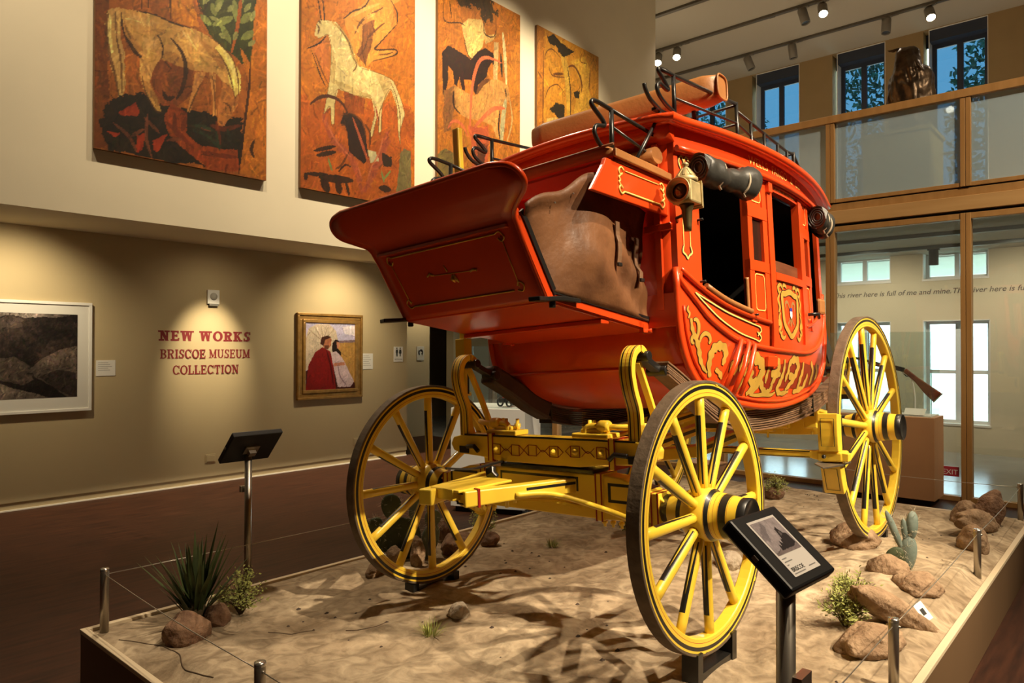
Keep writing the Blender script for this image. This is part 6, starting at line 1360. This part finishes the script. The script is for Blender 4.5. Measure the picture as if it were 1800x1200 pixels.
# ------------------------------------------------------------------ slab serif lettering on the wall
def slab_glyph(ch, w, h, t):
    """letters drawn as bars, slabs and bowls in a box w x h, stroke t; returns list of 2-D polygons"""
    th = t*.60; sf = t*.92; P = []
    def bar(x0, z0, x1, z1, tt=t):
        dx, dz = x1-x0, z1-z0
        if abs(dx) > abs(dz)*3: P.append([(x0, z0-tt/2), (x1, z1-tt/2), (x1, z1+tt/2), (x0, z0+tt/2)])
        else: P.append([(x0-tt/2, z0), (x0+tt/2, z0), (x1+tt/2, z1), (x1-tt/2, z1)])
    def slab(x, z, k=1.0): P.append([(x-sf*k, z), (x+sf*k, z), (x+sf*k, z+(th if z < h/2 else -th)), (x-sf*k, z+(th if z < h/2 else -th))])
    def arc(cx, cz, rx, rz, a0, a1, n=16):
        for i in range(n):
            a, b = R(a0+(a1-a0)*i/n), R(a0+(a1-a0)*(i+1)/n); f = lambda q, o: (cx+(rx-(t if o else 0))*math.cos(q), cz+(rz-(th*1.05 if o else 0))*math.sin(q))
            P.append([f(a, 0), f(b, 0), f(b, 1), f(a, 1)])
    L0, R0 = t*.9, w-t*.9
    if ch == 'N': bar(L0, 0, L0, h, th*1.1); bar(R0, 0, R0, h, th*1.1); bar(L0, h, R0, 0, t*1.15); slab(L0, 0); slab(L0-t*.2, h-0.0001); slab(R0, h-.0001)
    elif ch == 'E': bar(L0, 0, L0, h); bar(0, th/2, w-t*.3, th/2, th); bar(0, h-th/2, w-t*.4, h-th/2, th); bar(L0, h*.52, w*.68, h*.52, th); bar(w-t*.5, 0, w-t*.3, h*.3, th); bar(w-t*.6, h*.72, w-t*.6, h, th); bar(w*.66, h*.40, w*.66, h*.64, th)
    elif ch == 'W': bar(L0, h, w*.30, 0, t); bar(w*.30, 0, w*.5, h*.95, th); bar(w*.5, h*.95, w*.70, 0, t); bar(w*.70, 0, R0, h, th); slab(L0, h-.0001); slab(w*.5, h-.0001, .8); slab(R0, h-.0001)
    elif ch in 'OC':
        arc(w/2, h/2, w/2, h/2+th*.1, 38 if ch == 'C' else 0, 322 if ch == 'C' else 360, 28)
        if ch == 'C': bar(w-t*.4, h*.66, w-t*.4, h*.98, th); bar(w-t*.4, h*.06, w-t*.4, h*.2, th*.8)
    elif ch in 'RB':
        bar(L0, 0, L0, h); slab(L0, 0); slab(L0-t*.3, h-.0001, .8); cz = h*.73; arc(w*.52, cz, w*.40 if ch == 'R' else w*.37, h*.27, -90, 90, 12); bar(L0, h-th/2, w*.54, h-th/2, th); bar(L0, h*.46+th/2, w*.54, h*.46+th/2, th)
        if ch == 'R': bar(w*.55, h*.48, R0, 0, t); slab(R0, 0, .8)
        else: arc(w*.52, h*.26, w*.44, h*.26, -90, 90, 12); bar(0, th/2, w*.54, th/2, th)
    elif ch == 'K': bar(L0, 0, L0, h); slab(L0, 0); slab(L0, h-.0001); bar(L0+t*.3, h*.42, R0, h, th); bar(w*.42, h*.58, R0, 0, t); slab(R0, 0, .8); slab(R0-t*.2, h-.0001, .8)
    elif ch == 'S':
        arc(w*.5, h*.74, w*.42, h*.265, 35, 270, 16); arc(w*.5, h*.265, w*.44, h*.27, -145, 90, 16); bar(w*.88, h*.68, w*.88, h*.98, th); bar(w*.10, h*.03, w*.10, h*.32, th)
    elif ch == 'I': bar(w/2, 0, w/2, h); slab(w/2, 0); slab(w/2, h-.0001)
    elif ch == 'M': bar(L0, 0, L0, h, th*1.1); bar(R0, 0, R0, h); bar(L0, h, w/2, h*.08, t); bar(w/2, h*.08, R0, h, th); slab(L0, 0); slab(R0, 0); slab(L0-t*.2, h-.0001, .8); slab(R0+t*.2, h-.0001, .8)
    elif ch == 'U': bar(L0, h*.32, L0, h); bar(R0, h*.32, R0, h, th*1.1); arc(w/2, h*.34, (R0-L0)/2+t/2, h*.35, 180, 360, 14); slab(L0, h-.0001); slab(R0, h-.0001)
    elif ch == 'L': bar(L0, 0, L0, h); slab(L0, h-.0001); bar(0, th/2, w-t*.3, th/2, th); bar(w-t*.4, 0, w-t*.4, h*.36, th)
    elif ch == 'T': bar(w/2, 0, w/2, h); slab(w/2, 0); bar(t*.2, h-th/2, w-t*.2, h-th/2, th); bar(t*.4, h*.66, t*.4, h, th); bar(w-t*.4, h*.66, w-t*.4, h, th)
    return P
GW = dict(N=.98, E=.82, W=1.25, O=.98, R=.92, K=.98, S=.72, B=.86, I=.46, C=.90, M=1.12, U=.95, L=.78, T=.86)
title = thing('wall_title', (4.1, YW, 1.0), 'maroon slab serif wall title reading NEW WORKS BRISCOE MUSEUM COLLECTION', 'lettering')
def slab_line(txt, x0, x1, z0, h, t):
    wds = [(GW.get(ch, .42)*h if ch != ' ' else .36*h) for ch in txt]; gap = .07*h; tot = sum(wds)+gap*(len(txt)-1); k = (x1-x0)/tot; x = x0; l = title.location
    for word in txt.split(' '):
        mb = MB(); n_ = 0
        for ch in word:
            wv = GW[ch]*h
            for poly in slab_glyph(ch, wv*k, h, t):
                n_ += 1; yy = -.0012-.00005*n_; mb.add([(x+a-l.x, yy, z0+b-l.z) for a, b in poly], [tuple(range(len(poly)))])
            x += (wv+gap)*k
        x += (.36*h+gap)*k; obj('word', mb, mat('maroon_vinyl', (.20, .014, .018), .6), title)
slab_line('NEW WORKS', 3.527, 4.662, 1.403, .122, .034)
slab_line('BRISCOE MUSEUM', 3.545, 4.655, 1.196, .108, .019)
slab_line('COLLECTION', 3.69, 4.505, 1.005, .108, .019)

# ------------------------------------------------------------------ printed card on the near kiosk
def kp(u, v, off=.0012): return tuple(fc+ka*u+kb*v+kn*off)
obj('printed_card', MB().add([kp(-.062, -.073), kp(.062, -.073), kp(.062, .073), kp(-.062, .073)], [(0, 1, 2, 3)]), mat('card_stock', (.70, .66, .62), .6), kh)
c = Canvas(-.055, .055, -.02, .067, 90, 76, (150, 140, 140))
c.poly([(-.055, .03), (-.02, .06), (-.01, .05), (-.03, .02), (-.05, .02)], (112, 104, 106), .8, .02); c.poly([(-.055, -.02), (.055, -.02), (.055, -.004), (-.055, -.012)], (118, 106, 104), 1, .004)
c.poly([(-.022, -.012), (-.02, .005), (-.012, -.002), (-.006, .012), (0, .002), (.006, .014), (.012, .012), (.016, .04), (.026, .045), (.034, .026), (.046, .022), (.05, -.004), (.03, -.012)], (40, 34, 36), 1, .006); c.poly([(.02, .02), (.03, .022), (.028, .032), (.022, .032)], (96, 88, 88), 1)
c.line([(-.05, -.016), (-.02, -.006)], .002, (84, 76, 76)); c.shade(.15); c.object('card_picture', lambda x, z: kp(x, z, .0018), M_print, kh, (1, 1, 1.05))
v_, f_ = text_mesh('BRISCOE', .0145, 0, 1); obj('card_lettering', MB().add([kp(-.054+a, -.062+b, .002) for a, b, _ in v_], f_), M_blk, kh)
mb = MB()
for k, (u, v, w_) in enumerate(((-.054, -.030, .02), (-.054, -.038, .034), (-.054, -.046, .008), (.02, -.064, .03), (-.054, -.068, .05))): mb.add([kp(u, v, .002), kp(u+w_, v, .002), kp(u+w_, v+.0022, .002), kp(u, v+.0022, .002)], [(0, 1, 2, 3)])
obj('card_text_lines', mb, M_grey, kh)

# ------------------------------------------------------------------ rifle case in front of the glass
def vitrine(name, loc, size, h, gh, m, label, rz=0, plinth=.06):
    t = thing(name, loc, label, 'display case', rz=rz); sx, sy = size
    obj('pedestal', MB().b2((-sx/2, -sy/2, plinth), (sx/2, sy/2, h)), m, t, .004)
    obj('toe_kick', MB().b2((-sx/2+.04, -sy/2+.04, 0), (sx/2-.04, sy/2-.04, plinth)), M_dark, t)
    g = .006; a, b = sx/2-.03, sy/2-.03
    for lo_, hi_ in (((-a, -b, h), (-a+g, b, h+gh)), ((a-g, -b, h), (a, b, h+gh)), ((-a+g, -b, h), (a-g, -b+g, h+gh)), ((-a+g, b-g, h), (a-g, b, h+gh)), ((-a, -b, h+gh), (a, b, h+gh+g))):
        obj('pane', MB().b2(lo_, hi_), M_case, t)
    obj('deck', MB().b2((-a+.01, -b+.01, h), (a-.01, b-.01, h+.012)), M_white, t)
    return t
cn = at(1643, 892, Z=FLOOR); lt = at(1453, 866, X=cn.x); dp = at(1666, 879, Y=cn.y).x-cn.x
hh_ = at(1643, 735, X=cn.x).z-FLOOR; gz_ = at(1643, 583, X=cn.x).z-FLOOR-hh_
dp = min(dp, XP-.12-cn.x); wy = lt.y-cn.y; M_mdf = mat('brown_case_wood', (.46, .25, .12), .5, var=.06, vscale=3)
rc = vitrine('rifle_case', (cn.x+dp/2, cn.y+wy/2, FLOOR), (dp, wy), hh_, gz_, M_mdf, 'brown pedestal display case with glass box behind the right rear wheel')
xr = cn.x+dp*.45; b0 = at(1648, 697, X=xr); b1 = at(1590, 650, X=xr); b2_ = at(1500, 628, X=xr)
rf = thing('rifle', b1, 'old rifle with reddish wooden stock on a stand inside the glass case', 'rifle'); l = rf.location
M_stock = mat('rifle_stock_wood', (.13, .035, .018), .35, vscale=8, stretch=(1, 1, 6), col2=(.20, .06, .03))
e = (b0-b1); obj('stock', MB().beam([(0, 0, 0), e*.35, e*.7+Vector((0, 0, -.01)), e+Vector((0, 0, -.01))], .03, [.05, .055, .10, .125]), M_stock, rf, .012)
obj('butt_plate', MB().beam([e*.995+Vector((0, 0, -.01)), e*1.02+Vector((0, 0, -.01))], .034, .13), M_steel, rf, .004)
obj('receiver', MB().beam([e*-.0, (b2_-b1)*.25], .03, .05), M_iron, rf, .006); obj('barrel', MB().tube([(b2_-b1)*.2, b2_-b1], .014, 10), M_iron, rf); obj('fore_stock', MB().beam([(b2_-b1)*.25+Vector((0, 0, -.02)), (b2_-b1)*.7+Vector((0, 0, -.02))], .035, .03), M_stock, rf, .01)
obj('trigger_guard', MB().tube([Vector((0, .02, -.03)), Vector((0, -.02, -.07)), Vector((0, -.07, -.06)), Vector((0, -.08, -.035))], .006, 6), M_iron, rf)
top_ = hh_+FLOOR+.012
stn = obj('rifle_stand', MB().tube(smooth_curve([(0, 0, top_), (0, 0, top_+.2), (0, .04, (b1.z+e.z*.15)-.03), (0, .12, b1.z-.035)], 5), .008, 8).b2((-.05, -.05, top_), (.05, .05, top_+.006)), M_white); stn.location = (xr, b1.y-.10, 0); tag(stn, 'curved white wire stand holding the rifle', 'stand')
cdp = at(1611, 722, X=xr-.05); o = obj('caption_card', MB().box((0, 0, 0), (.004, .20, .11), Matrix.Rotation(R(55), 3, 'Y')), M_white); o.location = (xr-.12, cdp.y, top_+.04); tag(o, 'white caption card lying in the rifle case', 'label')
# white plinth and vitrine behind the left front wheel
pp = at(862, 716, Z=.72); vit = vitrine('white_plinth_case', (pp.x+.15, pp.y+.05, FLOOR), (.62, .78), .72-FLOOR, .62, mat('white_plinth_paint', (.72, .69, .62), .55), 'white plinth with glass box standing behind the left front wheel', R(25))
toy = thing('model_coach', (pp.x+.12, pp.y-.18, .735), 'small red and black model coach in the white plinth case', 'model')
obj('model_body', MB().b2((-.09, -.05, .06), (.09, .05, .14)), M_red, toy, .02); obj('model_roof', MB().b2((-.10, -.055, .14), (.10, .055, .155)), M_white, toy, .004); obj('model_box', MB().b2((-.15, -.04, .05), (-.09, .04, .09)), M_blk, toy, .004)
for x in (-.1, .09):
    for y in (-.06, .06): obj('model_wheel', MB().lathe([(.035, -.006), (.05, -.006), (.05, .006), (.035, .006), (.035, -.006)], (x, y, .05), 'Y', 20, caps=False), M_blk, toy)
wb = obj('wooden_crate', MB().b2((-.16, -.20, 0), (.16, .20, .28)).b2((-.17, -.21, .28), (.17, .21, .30)), M_mdf, None, .004); wb.location = (8.0, 4.0, FLOOR); tag(wb, 'low brown box on the floor seen between the front wheel spokes', 'box')
# exit sign low on the glass
ex0, ex1 = at(1686, 838, X=XP-.012), at(1655, 818, X=XP-.012)
es = obj('exit_sign', MB().b2((XP-.014, ex0.y, ex0.z), (XP-.0065, ex1.y, ex1.z)), mat('exit_red', (.42, .03, .05), .5), None, .002); tag(es, 'red EXIT sign low on the glass partition beside the brown case', 'sign')
v_, f_ = text_mesh('EXIT', .12, 0, 1); xs = [a for a, _, _ in v_]; kk = (ex1.y-ex0.y)*.86/(max(xs)-min(xs))
obj('sign_lettering', MB().add([(XP-.0155, ex1.y-(ex1.y-ex0.y)*.07-(a-min(xs))*kk, ex0.z+(ex1.z-ex0.z)*.2+b*kk*1.05) for a, b, _ in v_], f_), M_white, es)

# ------------------------------------------------------------------ bust on the balcony
XB = 10.7
bt, bb_, pt_ = at(1597, 82, X=XB), at(1597, 242, X=XB), at(1590, 240, X=XB)
pl0, pl1 = at(1652, 240, X=XB).y, at(1527, 240, X=XB).y
obj_p = thing('statue_pedestal', (XB, (pl0+pl1)/2, 3.05), 'tan square pedestal under the bust behind the milky railing glass', 'pedestal')
hw_ = (pl1-pl0)/2*.92; obj('plinth', MB().b2((-hw_, -hw_, 0), (hw_, hw_, pt_.z-3.05)), mat('olive_plinth', (.20, .165, .06), .7), obj_p, .004); obj('cap', MB().b2((-hw_-.02, -hw_-.02, pt_.z-3.05-.05), (hw_+.02, hw_+.02, pt_.z-3.05)), mat('olive_plinth', (.20, .165, .06), .7), obj_p, .004)
H_ = bt.z-pt_.z; wS = at(1556, 150, X=XB).y-at(1636, 150, X=XB).y
bm = bmesh.new()
def blob(c_, r_, rot=None):
    m4 = Matrix.Translation(c_) @ (rot or Matrix.Identity(4)) @ Matrix.Diagonal((*r_, 1)); bmesh.ops.create_icosphere(bm, subdivisions=3, radius=1, matrix=m4)
rnd = random.Random(4); hb = wS/2
prof_ = [(0, .70), (.10, .76), (.25, .84), (.40, .92), (.52, .98), (.60, 1.0), (.67, .95), (.72, .80), (.755, .58), (.78, .40)]
rb_ = MB().loft([[(hb*k*.80*math.cos(a)*(1+.06*math.sin(9*a+7*z)), hb*k*math.sin(a)*(1+.05*math.sin(7*a-5*z)), z*H_) for a in (2*math.pi*q/40 for q in range(40))] for z, k in prof_])
vv = [bm.verts.new(v) for v in rb_.v]
for f_ in rb_.f:
    try: bm.faces.new([vv[i_] for i_ in f_])
    except ValueError: pass
blob((.0, .03, H_*.80), (hb*.46, hb*.46, H_*.10)); blob((-.02, .03, H_*.87), (hb*.52, hb*.54, H_*.12))
def strand(p0, p1, p2, r0):
    mb_ = MB().tube(smooth_curve([p0, p1, p2], 6), [r0*(1-.75*i/12) for i in range(13)], 6); vs_ = [bm.verts.new(v) for v in mb_.v]
    for f_ in mb_.f:
        try: bm.faces.new([vs_[i_] for i_ in f_])
        except ValueError: pass
for i in range(56):
    a = rnd.uniform(-1.4, 1.4); y0 = .03+hb*.50*math.sin(a); x0 = -hb*.50*math.cos(a)
    strand((x0*.5, y0*.6+.02, H_*(.955+.02*rnd.random())), (x0*1.06-.02, y0*1.05, H_*(.84+.05*rnd.random())), (x0*1.3-.08, y0*1.25-.08*rnd.random(), H_*(.50+.2*rnd.random())), rnd.uniform(.018, .032))
for i in range(4): strand((-.02, .02, H_*.97), (-.02, .10+.03*i, H_*(.985+.008*i)), (-.02, .19+.045*i, H_*(.95+.012*i)), .018)
for i in range(18):
    a = rnd.uniform(0, 6.28); strand((hb*.62*math.cos(a), hb*.74*math.sin(a), H_*.62), (hb*.80*math.cos(a+.1), hb*.98*math.sin(a+.1), H_*.42), (hb*.70*math.cos(a+.2), hb*.86*math.sin(a+.2), H_*.06), .04)
me = bpy.data.meshes.new('bust'); bm.to_mesh(me); bm.free()
bust = obj('bronze_bust', me, mat('dark_bronze', (.075, .05, .03), .34, metal=.75, var=.4, vscale=10, bump=.3, bscale=14)); bust.location = (XB, bt.y-.03, pt_.z)
md = bust.modifiers.new('remesh', 'REMESH'); md.mode = 'VOXEL'; md.voxel_size = .02; md.use_smooth_shade = True
tx = bpy.data.textures.new('folds', 'CLOUDS'); tx.noise_scale = .09; dm = bust.modifiers.new('folds', 'DISPLACE'); dm.texture = tx; dm.strength = .025
tag(bust, 'dark bronze bust of a robed figure with feathers, above the balcony rail', 'sculpture')

# ------------------------------------------------------------------ track lighting
M_track = mat('bronze_track', (.10, .085, .065), .5); M_head = mat('grey_spot_head', (.20, .18, .15), .5); M_glow = emit_mat('lit_lens', (1, .86, .62), 60)
M_dim = mat('dark_lens', (.05, .05, .05), .2); M_trg = mat('grey_track', (.16, .19, .19), .5)
def track(x, z, y0, y1, label, m=M_track):
    t = thing('light_track', (x, (y0+y1)/2, z), label, 'light track', 'ceiling light tracks'); h = (y1-y0)/2
    obj('rail', MB().b2((-.05, -h, -.05), (.05, h, 0)), m, t, .005)
    for k in range(int(y1-y0)//2): obj('joint', MB().b2((-.052, -h+1+2*k-.06, -.056), (.052, -h+1+2*k+.06, -.03)), m, t)
TX = [at(1190, 14, Z=CEIL).x, at(1155, 88, Z=CEIL).x, at(1157, 138, Z=CEIL).x]
for x, lab in zip(TX, ('ceiling light track nearest the balcony rail', 'middle ceiling light track with lit spots', 'far ceiling light track next to the upper windows')): track(x, CEIL, -5, 12, lab)
track(11.1, 2.9, -4, 8, 'grey light track nearest the glass under the balcony', M_trg); track(12.45, 2.9, -4, 8, 'grey light track nearest the river windows', M_trg)
def spot_head(P, aim, lit, label, sc=1.0, m=M_head, drop=.16):
    t = thing('track_spotlight', P, label, 'spotlight', 'track spotlights'); a = Vector(aim).normalized()
    obj('stem', MB().tube([(0, 0, 0), (0, 0, -drop)], .018*sc, 8).b2((-.03*sc, -.09*sc, -.02), (.03*sc, .09*sc, .0)), m, t)
    c0 = Vector((0, 0, -drop)); q_ = a.to_track_quat('Z', 'Y').to_matrix()
    mb = MB().lathe([(.0, -.10*sc), (.065*sc, -.10*sc), (.075*sc, -.08*sc), (.075*sc, .16*sc), (.066*sc, .16*sc), (.066*sc, .13*sc)], n=20, caps=False); mb.v = [tuple(c0+q_ @ Vector(v)) for v in mb.v]; obj('head', mb, m, t)
    mb = MB().lathe([(.0, .14*sc), (.066*sc, .14*sc)], n=20, caps=False); mb.v = [tuple(c0+q_ @ Vector(v)) for v in mb.v]; obj('lens', mb, M_glow if lit else M_dim, t)
toc = (-.55, -.25, -.8)
for (u, v, ti, lit, lab) in ((1157, 90, 1, 1, 'lit track spotlight closest to the cream wall corner'), (1190, 80, 1, 1, 'lit track spotlight second from the cream wall corner'), (1412, 20, 1, 0, 'unlit track spotlight beside a lit one on the middle track'), (1446, 8, 1, 1, 'lit track spotlight on the middle track above the balcony'),
                             (1316, 103, 2, 0, 'unlit spotlight at the left of the far track'), (1393, 82, 2, 0, 'unlit spotlight second on the far track'), (1558, 38, 2, 0, 'unlit spotlight right of the bust on the far track'), (1634, 16, 2, 1, 'brightest lit spotlight at the right of the far track')):
    y = at(u, v, X=TX[ti]).y; spot_head((TX[ti], y, CEIL-.05), toc if lit else (random.uniform(-.2, .3), random.uniform(-.4, .4), -1), lit, lab, 1.25)
y = at(1641, 430, X=12.45).y; spot_head((12.45, y, 2.85), (0, 0, -1), 0, 'dark spotlight hanging in front of the right river window', .9, mat('dark_grey_head', (.05, .055, .055), .5), .10)
